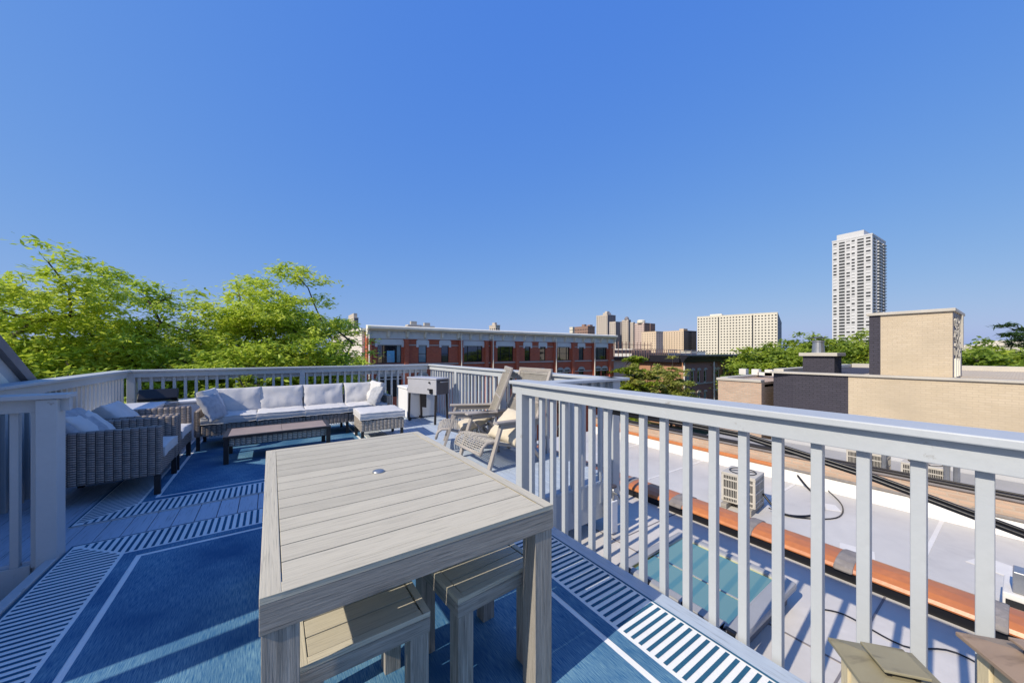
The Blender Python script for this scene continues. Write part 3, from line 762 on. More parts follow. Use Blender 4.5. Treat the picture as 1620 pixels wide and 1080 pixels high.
# ------------------------------------------------------------------ white roofed neighbour
nb=thing('neighbour_building','building next door with a white coated flat roof and terracotta edge','building',(XP1+.001,0,0))
XN=9.2-XP1
m=MB(False); m.box(0,XN,-10,8.6,-1.6,-1.38); m.build('roof',M['roof_white'],nb)
m=MB(False); m.box(0,XN,8.4,8.598,GZ,-1.605); m.box(0,.3,-10,8.3,GZ,-1.605); m.build('wall',M['brick_tan'],nb)
m=MB(False); m.box(XN+.0,XN+.24,-10,8.5,GZ,-.86); m.build('parapet_wall',M['brick_tan'],nb)
m=MB(False); m.prism([(XN-.16,-1.378),(XN-.002,-1.378),(XN-.002,-1.15),(XN-.03,-1.15)],1,-9.9,8.4); m.build('flashing',M['roof_flash'],nb)
m=MB(False); m.prism([(.0,-1.378),(.18,-1.378),(.04,-1.0),(.0,-1.0)],1,-9.9,8.4); m.build('flashing',M['roof_flash'],nb)
y=-2.2
while y<8:
    m=MB(); yy=y; m.tube([(XN-.03,yy,-1.125),(XN-.03,yy+.60,-1.125)],.045 if yy>2.6 else .028,10); m.build('edge_tile',M['terracotta'] if yy>2.6 else M['mortar'],nb,smooth=False)
    m=MB(); m.tube([(XN-.03,yy-.05,-1.125),(XN-.03,yy+.05,-1.125)],.058 if yy>2.6 else .04,10); m.build('collar',M['mortar'],nb)
    y+=.66
m=MB(); m.box(XN-.04,XN+.28,-10,8.5,-.858,-.82); m.build('parapet_cap',M['slate'],nb,bevel=.006)
wire([(9.17,-2,-.79),(9.17,2.0,-.79),(9.19,5,-.79),(9.17,8.2,-.79)],.028,'dark conduit running along the top of the tan brick parapet','dark','conduit','conduit')
wire([(9.3,-2,-.77),(9.3,3.2,-.78),(9.34,8.2,-.78)],.018,'thinner conduit beside the dark one on the tan brick parapet','dark','conduit','conduit')
for i in range(7):
    pass
for y in (-1.1,.75,2.7,4.6,6.5):
    m=MB(False); m.box(.2,XN-.17,y,y+.05,-1.3795,-1.374); m.build('roof_seam',M['roof_flash'],nb)
for (x,y,a,b,r_) in ((2.3,1.3,.5,.35,.2),(3.4,.2,.4,.4,-.3),(2.0,3.4,.35,.5,.1),(3.9,2.0,.3,.3,.5)):
    m=MB(False); m.box(-a/2,a/2,-b/2,b/2,-1.379,-1.3725); o=m.build('roof_patch',M['roof_flash'],nb,bevel=.002); o.location=(x,y,0); o.rotation_euler=(0,0,r_)
# air conditioner on the white roof
def acunit(label,x,y,z,w_,d,h,rz,grp='air conditioners on the roofs'):
    t=thing('air_conditioner',label,'air conditioner',(x,y,z),rz,grp)
    m=MB(False); m.box(-w_/2,w_/2,-d/2,d/2,.10,.12); m.box(-w_/2,w_/2,-d/2,d/2,h-.05,h); 
    for sx in (-1,1):
        for sy in (-1,1): m.box(*sorted((sx*w_/2,sx*(w_/2-.035))),*sorted((sy*d/2,sy*(d/2-.035))),.12,h-.05)
    m.build('cabinet',M['coping'],t,bevel=.006)
    m=MB(False); m.box(-w_/2+.03,w_/2-.03,-d/2+.03,d/2-.03,.121,h-.06); m.build('coil',M['black'],t)
    m=MB()
    for a in range(4):
        mt=Matrix.Rotation(a*math.pi/2,4,'Z'); W_=(w_ if a%2==0 else d); D_=(d if a%2==0 else w_)
        n=int((W_-.07)/.026)
        for i in range(n+1):
            xx=-W_/2+.036+i*(W_-.072)/n; m.box(xx-.004,xx+.004,-D_/2+.004,-D_/2+.012,.12,h-.05,mt)
        for q in (.25,.5,.75): m.box(-W_/2+.035,W_/2-.035,-D_/2+.002,-D_/2+.016,h*q+.02,h*q+.045,mt)
        m.box(-.012,.012,-D_/2+.001,-D_/2+.017,.12,h-.05,mt)
    m.build('grille',M['coping'],t)
    m=MB(); m.lathe([(w_*.40,h+.001),(w_*.40,h+.012),(w_*.37,h+.012),(w_*.37,h+.003)],24)
    for q in range(4): m.tube([(0,0,h+.012),(w_*.38*math.cos(q*math.pi/2+.4),w_*.38*math.sin(q*math.pi/2+.4),h+.012)],.006,5)
    m.build('fan_guard',M['black'],t)
    m=MB()
    for yy in (-d*.36,d*.36): m.box(-w_*.7,w_*.7,yy-.045,yy+.045,0,.098)
    m.build('sleeper',M['table_side'],t,bevel=.004)
    return t
acunit('beige air conditioner on wooden sleepers on the white roof',6.95,2.86,-1.38,.52,.52,.62,R(6))
wire([(7.15,2.62,-1.12),(7.12,2.35,-1.34),(7.35,2.08,-1.36),(7.85,1.98,-1.36),(8.4,2.15,-1.36),(8.85,2.45,-1.35),(9.08,2.7,-1.2)],.018,'black hose curling from the beige air conditioner to the parapet')
wire([(7.05,2.5,-1.30),(7.2,2.15,-1.365),(7.7,1.78,-1.365),(8.4,1.85,-1.365),(9.05,2.2,-1.35)],.010,'thin loose cable by the beige air conditioner')
t_=thing('roof_vent','small steel rooftop box with a dark side opening on the white roof','roof vent',(6.5,.02,-1.38))
m=MB(False); m.box(-.25,.25,-.3,.12,0,.28); m.build('body',M['roof_flash'],t_,bevel=.01)
m=MB(False); m.box(-.2,.0,-.28,.06,.282,.5); m.build('housing',M['steel'],t_,bevel=.01)
m=MB(False); m.box(-.262,-.251,-.02,.10,.08,.22); m.build('opening',M['black'],t_)

# ------------------------------------------------------------------ cream brick building with black painted end
XC=16.0
Yc0=YX(1221,XC)
zc=ZZ(590,XC,YX(1225,XC))
cb=thing('cream_brick_building','cream brick building with black painted far end and grey lower wall','building',(XC,0,0))
yb=YX(1342,XC); ych=YX(1254,XC)
zs=-1.2
m=MB(False); m.box(0,10,-20,yb,zs,zc); m.build('wall',M['brick_cream'],cb)
m=MB(False); m.box(.012,10,yb+.003,ych,zs,zc-.002); m.prism([(.012,ych+.002),(.16,Yc0),(9.99,Yc0),(9.99,ych+.002)],2,zs,zc-.002); m.build('painted_wall',M['brick_black'],cb)
m=MB(False); m.box(-.03,10,-20,Yc0,GZ,zs-.002); m.build('lower_wall',M['grey_wall'],cb)
m=MB(False); m.box(-.06,.30,-20,Yc0+.05,zc+.001,zc+.07); m.box(.302,9.9,Yc0-.28,Yc0+.05,zc+.001,zc+.16); m.build('coping',M['coping'],cb,bevel=.008)
m=MB(False); m.box(.3,9.9,-20,Yc0-.3,zc-.4,zc-.36) ; m.build('roof',M['roof_white'],cb)
m=MB(False); m.box(9.6,9.95,-20,Yc0-.3,zc-.3,zc+.2); m.build('far_parapet',M['coping'],cb)
ph=thing('rooftop_block','cream brick rooftop block with black painted edge and pale cap','rooftop block',(XC+.35,0,zc+.07))
py0,py1,pyb=YX(1507,XC+.35),YX(1375,XC+.35),YX(1393,XC+.35)
hz=ZZ(500,XC+.35,py1)-(zc+.07)
m=MB(False); m.box(0,2.6,py0+.0,pyb,-.2,hz); m.build('wall',M['brick_cream'],ph)
m=MB(False); m.box(0,2.6,pyb+.002,py1,-.2,hz); m.build('painted_wall',M['brick_black'],ph)
m=MB(False); m.box(-.07,2.75,py0-.06,py1+.06,hz+.001,hz+.09); m.build('cap',M['coping'],ph,bevel=.008)
m=MB(False)
for q in range(90):
    a=random.uniform(.05,.95)*1.7; z=random.uniform(.5,hz-.25); l=random.uniform(.08,.22); an=random.uniform(-.9,.9)
    m.beam((a,py0-.03,z),(a+math.sin(an)*l,py0-.03,z+math.cos(an)*l),.03,.03)
m.box(1.75,1.95,py0-.08,py0-.003,hz*.45,hz-.02)
m.build('vine_lattice',M['stone'],ph)
m=MB(False); m.box(.02,2.4,py0-.012,py0-.003,.0,hz-.02); m.build('painted_shade',M['t_dark'],ph)  # dark sheet painting in the shade on this end
m=MB(False)
for a in (.25,.85,1.35): m.box(a,a+.16,py0-.05,py0-.013,-.0,.55)
m.build('lower_slat',M['white_paint'],ph)
ch=thing('brick_chimney','black brick chimney with concrete cap and grey flue beyond the parapet','chimney',(XC+1.2,0,zc-.3))
cy0,cy1=YX(1320,XC+1.2),YX(1270,XC+1.2); zt=ZZ(563,XC+1.2,cy1)-(zc-.3)
m=MB(False); m.box(0,.9,cy0,cy1,0,zt); m.build('stack',M['brick_black'],ch)
m=MB(False); m.box(-.1,1.0,cy0-.1,cy1+.1,zt+.001,zt+.13); m.build('cap',M['coping'],ch,bevel=.01)
cc=(cy0+cy1)/2+.1
m=MB(); m.lathe([(0,0),(.2,0),(.17,.40),(.20,.42),(.20,.47),(0,.47)],18,(.4,cc,zt+.131)); m.build('flue',M['steel'],ch,smooth=False)
m=MB(); m.lathe([(0,.0),(.25,0),(.25,.03),(0,.06)],18,(.4,cc,zt+.131+.56)); m.build('flue_hood',M['grill_dark'],ch)

# middle roof between the parapet and the grey wall, with equipment
mr=thing('low_roof_building','low building with grey flat roof between tan brick parapet and grey wall','building',(9.46,0,0))
m=MB(False); m.box(0,XC-.05-9.46,-15,7.4,-2.2,-2.0); m.build('roof',M['roof_grey'],mr)
m=MB(False); m.box(0,XC-.05-9.46,7.2,7.39,GZ,-2.205); m.build('wall',M['brick_tan'],mr)
acunit('white air conditioner on the low grey roof close to the grey wall',13.0,2.35,-2.0,.8,.7,.8,R(0))
acunit('pale air conditioner on the low grey roof, right of the other one',12.8,1.35,-2.0,.7,.7,.75,R(0))
for (x,y,h_,lb) in ((12.6,2.0,.9,'upright galvanised vent pipe standing alone between the two roof air conditioners'),(12.4,1.0,1.25,'left pipe of the galvanised pair on the low grey roof'),(12.4,.86,1.25,'right pipe of the galvanised pair on the low grey roof')):
    m=MB(); m.tube([(x,y,-2.0),(x,y,-2.0+h_)],.05,10); tag(m.build('vent_pipe',M['steel']),lb,'vent pipe','vent pipes on the low grey roof')
wire([(11.5,3.5,-1.95),(12,3.0,-1.8),(12.2,2.2,-1.95),(12.4,1.5,-1.7),(12.1,1.1,-1.95),(11.8,.6,-1.9)],.03,'tangled dark hoses on the low grey roof')
for i in range(4):
    m=MB(); yy=2.8+i*.8; m.beam((10.2,yy,-1.9),(12.2,yy+.7,-1.86),.05,.05); tag(m.build('pipe_run',M['steel']),('nearest','second nearest','second farthest','farthest')[i]+' of the four straight pipe runs on the low grey roof','pipe','pipe runs on the low grey roof')
m=MB(False); m.box(XC-.12,XC-.032,.18,.36,-1.75,-1.45); tag(m.build('outlet_box',M['white'],bevel=.008),'small white outlet box fixed to the grey wall','outlet box')

# tan brick neighbour with white parapet bits, farther along
ya,yb2=YX(1221,XC)+.35,YX(1136,XC)
tb=thing('tan_brick_building','low tan brick building with pale stepped parapet beside the black painted wall','building',(XC,0,0))
zt=ZZ(597,XC,yb2)
m=MB(False); m.box(0,9,ya,yb2,GZ,zt-.1); m.build('wall',M['brick_tan'],tb)
m=MB(False); m.box(-.05,.3,ya,yb2+.05,zt-.099,zt+.0); m.box(.3,9,yb2-.25,yb2+.05,zt-.099,zt+.02); m.build('coping',M['coping'],tb,bevel=.01)
m=MB(False)
for i in range(4): m.box(3.2,3.5,ya+.2+i*.55,ya+.5+i*.55,zt,zt+.28)
m.box(3.2,3.5,ya,yb2-.3,zt-.0,zt+.14); m.build('stepped_parapet',M['roof_flash'],tb)
m=MB(False); m.box(.3,8.9,ya,yb2-.25,zt-.3,zt-.2); m.build('roof',M['roof_white'],tb)
#SECTION2

# ------------------------------------------------------------------ facades with real openings
def facade(origin, u, W, z0, z1, openings, mat, parent, name='wall', depth=.18, n=None):
    """wall sheet from origin along unit u, with recessed rectangular openings (a0,a1,b0,b1); n = outward normal"""
    o=Vector(origin); u=Vector(u); n=Vector(n)
    us=sorted({0,W}|{a for q in openings for a in q[:2]}); zs=sorted({z0,z1}|{b for q in openings for b in q[2:4]})
    m=MB(False)
    def P(a,z,d=0): p=o+u*a-n*d; return (p.x,p.y,z)
    for i in range(len(us)-1):
        for j in range(len(zs)-1):
            a0,a1,b0,b1=us[i],us[i+1],zs[j],zs[j+1]; ca,cb_=(a0+a1)/2,(b0+b1)/2
            if any(q[0]<ca<q[1] and q[2]<cb_<q[3] for q in openings): continue
            m.face([P(a0,b0),P(a1,b0),P(a1,b1),P(a0,b1)],[(a0,b0),(a1,b0),(a1,b1),(a0,b1)])
    for q in openings:
        a0,a1,b0,b1=q[:4]
        for (x0,y0,x1,y1) in ((a0,b0,a1,b0),(a1,b0,a1,b1),(a1,b1,a0,b1),(a0,b1,a0,b0)):
            m.face([P(x0,y0),P(x1,y1),P(x1,y1,depth),P(x0,y0,depth)],[(x0,y0),(x1,y1),(x1+.1,y1),(x0+.1,y0)])
    return m.build(name,mat,parent,recalc=False)
def window(origin,u,n,q,parent,fm,gm,depth=.14,mull=0,sash=True,fw=.06):
    o=Vector(origin); u=Vector(u); n=Vector(n); a0,a1,b0,b1=q[:4]
    mt=Matrix.Identity(4); zc=Vector((0,0,1))
    for i in range(3): mt[i][0]=u[i]; mt[i][1]=-n[i]; mt[i][2]=zc[i]; mt[i][3]=o[i]
    m=MB(False)
    m.box(a0,a1,depth-.05,depth,b0,b0+fw,mt); m.box(a0,a1,depth-.05,depth,b1-fw,b1,mt)
    m.box(a0,a0+fw,depth-.05,depth,b0+fw,b1-fw,mt); m.box(a1-fw,a1,depth-.05,depth,b0+fw,b1-fw,mt)
    for k in range(mull):
        x=a0+(a1-a0)*(.22 if mull==2 and k==0 else .78 if mull==2 else .5); m.box(x-fw/2,x+fw/2,depth-.06,depth,b0+fw,b1-fw,mt)
    if sash: m.box(a0+fw,a1-fw,depth-.045,depth-.002,(b0+b1)/2-.025,(b0+b1)/2+.025,mt)
    f=m.build('window',fm,parent)
    m=MB(False); m.box(a0,a1,depth-.02,depth-.012,b0,b1,mt)
    m.build('pane',gm,f)
    return f

NY=(0,-1,0)
# red brick rowhouses across the street
D=33.0
def rowhouse(label, px0, px1, wins, wall='brick_red', lower=True, first=False, last=False):
    x0,x1=XY(px0,D),XY(px1,D); t=thing('brick_rowhouse',label,'house',(x0,D,0),0,'red brick rowhouses across the street')
    W=x1-x0; op=[]
    ks=[]
    for (a,b,k) in wins:
        A=XY(a,D)-x0; B=XY(b,D)-x0
        op.append((A,B,.36,2.08)); ks.append(k)
        if k=='bay':
            mid=(A+B)/2; g=.14
            for zz in (-2.75,-6.3,-9.9):
                op.append((A,mid-g,zz,zz+1.9)); op.append((mid+g,B,zz,zz+1.9)); ks += ['low','low']
        else:
            for zz in (-2.75,-6.3,-9.9): op.append((A,B,zz,zz+1.9)); ks.append('low')
    facade((0,0,0),(1,0,0),W,GZ-D*0,3.2,op,M[wall],t,n=NY)
    m=MB(False); m.box(0.02,W-.02,.6,11,GZ,2.9); m.build('house_body',M['brick_brown'],t)
    m=MB(False); m.box(0,.02,.002,11,GZ,3.2); m.box(W-.02,W,.002,11,GZ,3.2); m.build('side_wall',M[wall],t)
    gl=['glass_dark','glass_teal','glass_dark']
    for i,(q,k) in enumerate(zip(op,ks)):
        if q[2]<-5: 
            g='glass_dark'
        else: g='glass_dark' if k=='blue' else gl[(i+len(label))%3] if k=='win' else 'glass_dark'
        f=window((0,0,0),(1,0,0),NY,q,t,M['black'],M[g],mull=2 if k in('bay','blue') else 0,sash=k!='blue')
        if k=='blue':
            L_=q[1]-q[0]
            m=MB(False); m.box(q[0]+L_*.40,q[0]+L_*.72,.09,.115,q[2]+.08,q[2]+1.15); m.build('blind',M['glass_blue'],f)
            m=MB(False); m.box(q[0]+L_*.82,q[1]-.07,.09,.115,q[2]+.08,q[3]-.08); m.build('curtain',M['glass_teal'],f)
        # lintel and sill
        c='lintel' if q[2]>0 else 'stone'
        m=MB(False)
        if q[2]>0:
            m.box(q[0]-.12,q[1]+.12,-.06,-.002,q[3]+.001,q[3]+.50); m.box(q[0]-.22,q[0]-.001,-.07,-.002,q[3]-.22,q[3]+.42); m.box(q[1]+.001,q[1]+.22,-.07,-.002,q[3]-.22,q[3]+.42)
        else:
            # arched hood
            cx=(q[0]+q[1])/2; r=(q[1]-q[0])/2+.12; pts=[]
            for s_ in range(9):
                a=math.pi*s_/8; pts.append((cx+r*math.cos(a),q[3]-.02+r*.62*math.sin(a)))
            m.prism(pts,1,-.07,-.002); m.box(q[0]-.15,q[0]-.001,-.07,-.002,q[3]-.3,q[3]-.02); m.box(q[1]+.001,q[1]+.15,-.07,-.002,q[3]-.3,q[3]-.02)
        m.build('lintel',M[c],t)
    m=MB(False); m.box(0,W,-.09,-.003,.17,.30); m.box(0,W,-.05,-.003,2.0,2.10); m.build('belt_course',M['stone'],t)
    m=MB(False); m.box(0,W,-.06,-.003,-1.15,-1.03); m.build('belt_course',M['stone'],t)
    # cornice with frieze and brackets
    m=MB(False); m.box(0,W,-.14,-.003,2.62,3.30); n=max(3,int(W/1.5))
    for i in range(n*4):
        x=.1+i*(W-.2)/(n*4); m.box(x,x+.10,-.24,-.139,3.12,3.26)
    m.build('frieze',M['lintel'],t)
    m=MB(False); m.prism([(.0,3.302),(-.35,3.302),(-.62,3.44),(-.72,3.48),(-.72,3.66),(-.66,3.72),(.0,3.80)],0,-.0,W); m.build('cornice',M['white_paint'],t)
    for i in range(n+1):
        x=.12+i*(W-.24)/n; m=MB(False)
        m.prism([(-.141,2.70),(-.32,2.78),(-.40,3.05),(-.58,3.30),(-.141,3.30)],0,x-.1,x+.1); m.build('bracket',M['white_paint'],t)
    # brick piers that catch the sun on their left faces, and a downspout
    m=MB(False); m.box(.0,.42,-.28,-.0035,GZ,2.6); m.build('pier',M[wall],t)
    for (a,b,k) in wins:
        if k in('bay','blue'):
            B=XY(b,D)-x0; m=MB(False); m.box(B+.24,min(W-.03,B+.62),-.30,-.0035,GZ,2.60); m.build('pier',M[wall],t)
    m=MB(); m.tube([(.20,-.36,GZ),(.20,-.36,3.3)],.06,8); m.build('downspout',M['white_paint'],t)
    m=MB(False); m.box(0,W,0,11,3.201,3.26); m.build('roof',M['roof_grey'],t)
    return t
rowhouse('leftmost red brick rowhouse, with a blue blind in its wide top window',579,725,[(597,635,'blue'),(662,675,'win'),(698,710,'win')],first=True)
rowhouse('second red brick rowhouse from the left, narrow with one wide top window',725.2,775,[(734,763,'bay')])
rowhouse('middle red brick rowhouse, with one wide and two narrow top windows',775.2,875,[(787,812,'bay'),(830,839,'win'),(854,863,'win')])
rowhouse('second red brick rowhouse from the right, with one wide and one narrow window',875.2,936,[(882,901,'bay'),(915.5,923.5,'win')])
rowhouse('rightmost red brick rowhouse, narrow, beside the street trees',936.2,971,[(942,960,'bay')],last=True)
# chimneys on the row
def chim(label,px,Y,w_,z0,z1,mat,pot=True,cat='chimney',grp='chimneys on the red brick row'):
    X=XY(px,Y); t=thing('chimney',label,cat,(X,Y,z0),0,grp); h=z1-z0
    m=MB(False); m.box(-w_/2,w_/2,-.4,.4,0,h*.65); m.build('stack',M[mat],t)
    m=MB(False); m.box(-w_/2-.1,w_/2+.1,-.5,.5,h*.65+.001,h*.75); m.build('cap',M['coping'],t)
    m=MB(False); m.box(-w_*.25,w_*.25,-.2,.2,h*.75+.001,h); m.build('pot',M['stone'],t)
chim('squat pale chimney on the leftmost red brick rowhouse, left of its twin',654,38,1.3,3.2,4.75,'brick_tan')
chim('squat pale chimney on the leftmost red brick rowhouse, right of its twin',675,38,1.3,3.2,4.65,'brick_tan')
# pale sided house behind the left end
hb=thing('sided_house','cream clapboard side wall of a house at the left end of the brick row','house',(XY(579,D)-.25,D,0))
m=MB(False); m.box(-.0,.20,.3,20,GZ,3.3); m.build('wall',M['clap'],hb)
m=MB(False)
for i in range(48):
    z=3.1-i*.22; m.prism([(-.002,z),(-.03,z),(-.002,z+.2)],1,.3,20)
m.build('clapboard',M['clap'],hb)
m=MB(False); m.box(-.15,.3,.1,20.2,3.301,3.5); m.build('eave',M['white_paint'],hb)

def block(label, cat, px0,px1,pytop, Y, depth_, mat, name='high_rise', floors=None, cols=8, side_cols=4, ww=.5, wh=.45, balc=False, z0=GZ, roofbox=None, grp=None, winmat='t_win', group_side=True, fz=3.0, pybase=None, rot=0):
    """free standing block whose front (facing -y) spans px0..px1 at y=Y"""
    x0,x1=XY(px0,Y),XY(px1,Y); zt=ZZ(pytop,x0,Y); W=x1-x0
    t=thing(name,label,cat,(x0,Y,0),0,grp)
    op=[]; op2=[]; k=0; nf=int((zt-2-z0)/fz)
    zlow=-16
    for f in range(nf):
        b=zt-1.2-(f+1)*fz
        if b<zlow: break
        for c in range(cols):
            a=(c+.5)*W/cols; w_=W/cols*ww/2
            op.append((a-w_,a+w_,b+fz*.25,b+fz*(.25+wh)))
        for c in range(side_cols):
            a=(c+.5)*depth_/side_cols; w_=depth_/side_cols*ww/2
            op2.append((a-w_,a+w_,b+fz*.25,b+fz*(.25+wh)))
    facade((0,0,0),(1,0,0),W,z0,zt,op,M[mat],t,n=NY,depth=.5)
    if side_cols: facade((0,depth_,0),(0,-1,0),depth_,z0,zt,op2,M[mat],t,n=(-1,0,0),depth=.5)
    else:
        m=MB(False); m.face([(0,0,z0),(0,0,zt),(0,depth_,zt),(0,depth_,z0)]); m.build('wall',M[mat],t)
    m=MB(False); m.box(.52,W,.52,depth_,z0,zt-.01); m.build('window_band',M[winmat],t)
    m=MB(False); m.box(-.3,W+.3,-.3,depth_+.3,zt,zt+.9); m.build('roof',M[mat],t)
    if roofbox:
        for (a,b,h) in roofbox:
            m=MB(False); m.box(W*a,W*b,depth_*.25,depth_*.7,zt+.9,zt+.9+h); m.build('roof_box',M[mat],t)
    return t,W,zt

# far towers and slabs, one by one; each shows a sunlit side (facing left) and a front, often painted darker as its shade
def width_to(px,start,dr):
    a=ang(px); s_,c_=math.sin(a),math.cos(a)
    return (start.y*s_-start.x*c_)/(dr.x*c_-dr.y*s_)
def block3(label,cat,pxl,pxc,pxr,py,Y,mat,mat2=None,cols=4,fcols=4,rot=0,ww=.5,wh=.42,fz=3.8,roofbox=None,name='high_rise',z0=GZ,steps=None):
    """corner nearest the camera at pxc; sunlit side from pxl to pxc, front from pxc to pxr"""
    X=XY(pxc,Y); t=thing(name,label,cat,(X,Y,0),rot); c=Vector((X,Y,0)); mat2=mat2 or mat
    u=Vector((math.cos(rot),math.sin(rot),0)); v=Vector((-u.y,u.x,0))
    W=abs(width_to(pxr,c,u)); Dp=abs(width_to(pxl,c,v)); zt=ZZ(py,X,Y)
    def ops(L,n):
        r=[]; b=zt-1.2-fz
        while b>-14:
            for k in range(n):
                a=(k+.5)*L/n; w_=L/n*ww/2; r.append((a-w_,a+w_,b+fz*.25,b+fz*(.25+wh)))
            b-=fz
        return r
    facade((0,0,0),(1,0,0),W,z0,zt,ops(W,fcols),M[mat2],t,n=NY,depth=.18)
    facade((0,Dp,0),(0,-1,0),Dp,z0,zt,ops(Dp,cols),M[mat],t,n=(-1,0,0),depth=.18,name='side_wall')
    m=MB(False); m.box(.2,W,.2,Dp,z0,zt-.01); m.build('window_band',M['t_win'],t)
    m=MB(False); m.box(-.2,W+.2,-.2,Dp+.2,zt,zt+.8); m.build('roof',M[mat],t)
    for (a,b,c0,d0,h) in roofbox or ():
        m=MB(False); m.box(W*a,W*b,Dp*c0,Dp*d0,zt+.8,zt+.8+h); m.build('roof_box',M[mat],t)
    return t,W,Dp,zt
block3('small pale block at the left of the brown one on the skyline','apartment block',901,906,910,518,330,'t_cream',cols=3,fcols=2)
block3('brown brick block low on the skyline behind the right end of the brick row','apartment block',909,930,941,516.5,300,'t_brown',cols=8,fcols=4,roofbox=[(.1,.4,.3,.5,2.5),(.5,.9,.1,.3,2)])
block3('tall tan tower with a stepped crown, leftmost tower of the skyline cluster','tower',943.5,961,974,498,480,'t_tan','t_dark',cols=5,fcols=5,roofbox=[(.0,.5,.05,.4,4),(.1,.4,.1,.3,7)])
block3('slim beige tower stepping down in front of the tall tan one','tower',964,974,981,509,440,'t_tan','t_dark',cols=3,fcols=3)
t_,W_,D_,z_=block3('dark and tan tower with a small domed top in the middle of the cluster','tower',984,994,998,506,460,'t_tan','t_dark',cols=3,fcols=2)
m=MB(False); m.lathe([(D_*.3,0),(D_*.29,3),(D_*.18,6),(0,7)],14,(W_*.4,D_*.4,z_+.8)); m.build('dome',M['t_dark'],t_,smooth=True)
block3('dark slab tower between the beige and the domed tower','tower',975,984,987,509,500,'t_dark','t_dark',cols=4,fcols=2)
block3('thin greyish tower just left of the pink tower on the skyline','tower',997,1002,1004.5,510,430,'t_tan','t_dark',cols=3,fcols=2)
t_,W_,D_,z_=block3('pink masonry tower with a round pale top on the skyline','tower',1004,1019,1028,511,380,'t_pink','t_brown',cols=6,fcols=3)  # brown front paints the shade on the pink masonry
m=MB(False); m.lathe([(0,0),(D_*.36,0),(D_*.36,4.2),(D_*.28,5.5),(0,6)],16,(W_*.2,D_*.42,z_+.8)); m.build('drum',M['t_cream'],t_)
block3('brown shouldered tower rising behind the pink one on its right','tower',1026,1029,1036.5,512,410,'t_brown','t_brown',cols=2,fcols=4)
block3('sandy pink mid rise block with few windows in front of the pink tower','apartment block',1015,1038,1049,524.5,330,'t_orange','t_pink',cols=6,fcols=3,ww=.25)
block3('sandy yellow block with a dark glazed side on the skyline','apartment block',1049,1081.5,1102,523,345,'t_orange','t_dark',cols=8,fcols=1,ww=.28,roofbox=[(.0,.3,.0,.2,3)])
block3('pale mansard topped tower at the far left of the skyline','tower',549.5,560,567,503,420,'t_tan','t_dark',cols=4,fcols=3,roofbox=[(.1,.9,.1,.9,5)])
block3('small tan block peeping over the middle of the brick row','apartment block',774,784,791,515,300,'t_tan','t_tan',cols=3,fcols=2,roofbox=[(.1,.6,.2,.6,2.5)])
t_,W_,D_,z_=block3('long cream apartment slab with rows of small windows and dark balcony stacks','apartment slab',1103,1230,1236.5,494.5,200,'t_cream','t_dark',cols=26,fcols=2,rot=R(17),ww=.5,wh=.45,fz=4.2,roofbox=[(.1,.9,.70,.86,4.5)])
for fx in (.285,.71):
    m=MB(False); m.box(-.12,-.02,D_*fx-.8,D_*fx+.8,-14,z_-1.5); m.build('balcony_stack',M['t_win'],t_)

# white tower: two visible faces
TX0=XY(1316.5,95); TY=95
def tower():
    x0=TX0; Y=TY
    th=R(-91.7)
    base=Vector((x0,Y,0)); dpt=dep(x0,Y)
    t=thing('white_tower','tall white apartment tower with dark balcony stacks standing alone on the right skyline','tower',(x0,Y,0),th)
    u=Vector((math.cos(th),math.sin(th),0))
    W=width_to(1380,base,u); p1=base+u*W; v=Vector((-u.y,u.x,0)); Dp=abs(width_to(1401,p1,v))
    dpt=dep(p1.x,p1.y); zt=CAMH+(557-371)*dpt/F
    fz=(186.0-27.0)*dpt/F/31.0
    op=[]; op2=[]; bal=[]
    lay=[(.03,.12,'w'),(.18,.33,'b'),(.37,.46,'w'),(.50,.58,'w'),(.64,.80,'b'),(.85,.96,'w')]
    for f in range(36):
        b=zt-1-(f+1)*fz
        for a0,a1,k in lay:
            if f==0 and a0<.1: pass
            op.append((W*a0,W*a1,b+fz*(.12 if k=='b' else .30),b+fz*.82))
        for a0,a1 in ((.08,.28),(.36,.66),(.72,.96)): op2.append((Dp*a0,Dp*a1,b+fz*.12,b+fz*.82))
    facade((0,0,0),(1,0,0),W,GZ,zt,op,M['t_white'],t,n=NY,depth=.4)
    facade((W,0,0),(0,1,0),Dp,GZ,zt,op2,M['t_white'],t,n=(1,0,0),depth=1.5)
    m=MB(False); m.box(.45,W-1.55,.45,Dp,GZ,zt-.5); m.build('window_band',M['t_win'],t)
    m=MB(False); m.face([(0,0,GZ),(0,0,zt),(0,Dp,zt),(0,Dp,GZ)]); m.face([(0,Dp,GZ),(0,Dp,zt),(W,Dp,zt),(W,Dp,GZ)]); m.build('rear_wall',M['t_white'],t)
    # drawn curtains behind some of the windows
    m=MB(False)
    for q in op:
        w_=q[1]-q[0]
        if w_<W*.12 and random.random()<.4: m.box(q[0],q[1],.38,.43,q[2],q[3])
    m.build('curtain',M['t_white'],t)['kind']='stuff'
    m=MB(False); m.box(-.2,W+.2,-.2,Dp+.2,zt,zt+1.2); m.box(W*.12,W*.80,.2,Dp*.8,zt+1.2,CAMH+(557-360.5)*dpt/F); m.build('roof',M['t_white'],t)
    # balcony slabs
    m=MB(False)
    for f in range(36):
        b=zt-1-(f+1)*fz
        for a0,a1,k in lay:
            if k=='b': m.box(W*a0,W*a1,-.35,-.01,b-.1,b+fz*.30)
        for a0,a1 in ((.36,.66),(.72,.96)): m.box(W+.01,W+1.1,Dp*a0,Dp*a1,b-.1,b+fz*.30)
    m.build('balcony_slab',M['t_white'],t)['kind']='stuff'
    for a in (.145,.355,.48,.62,.825,.985):
        m=MB(False); m.box(W*a-.2,W*a+.2,-.15,-.01,GZ,zt); m.build('fin',M['t_white'],t)
tower()

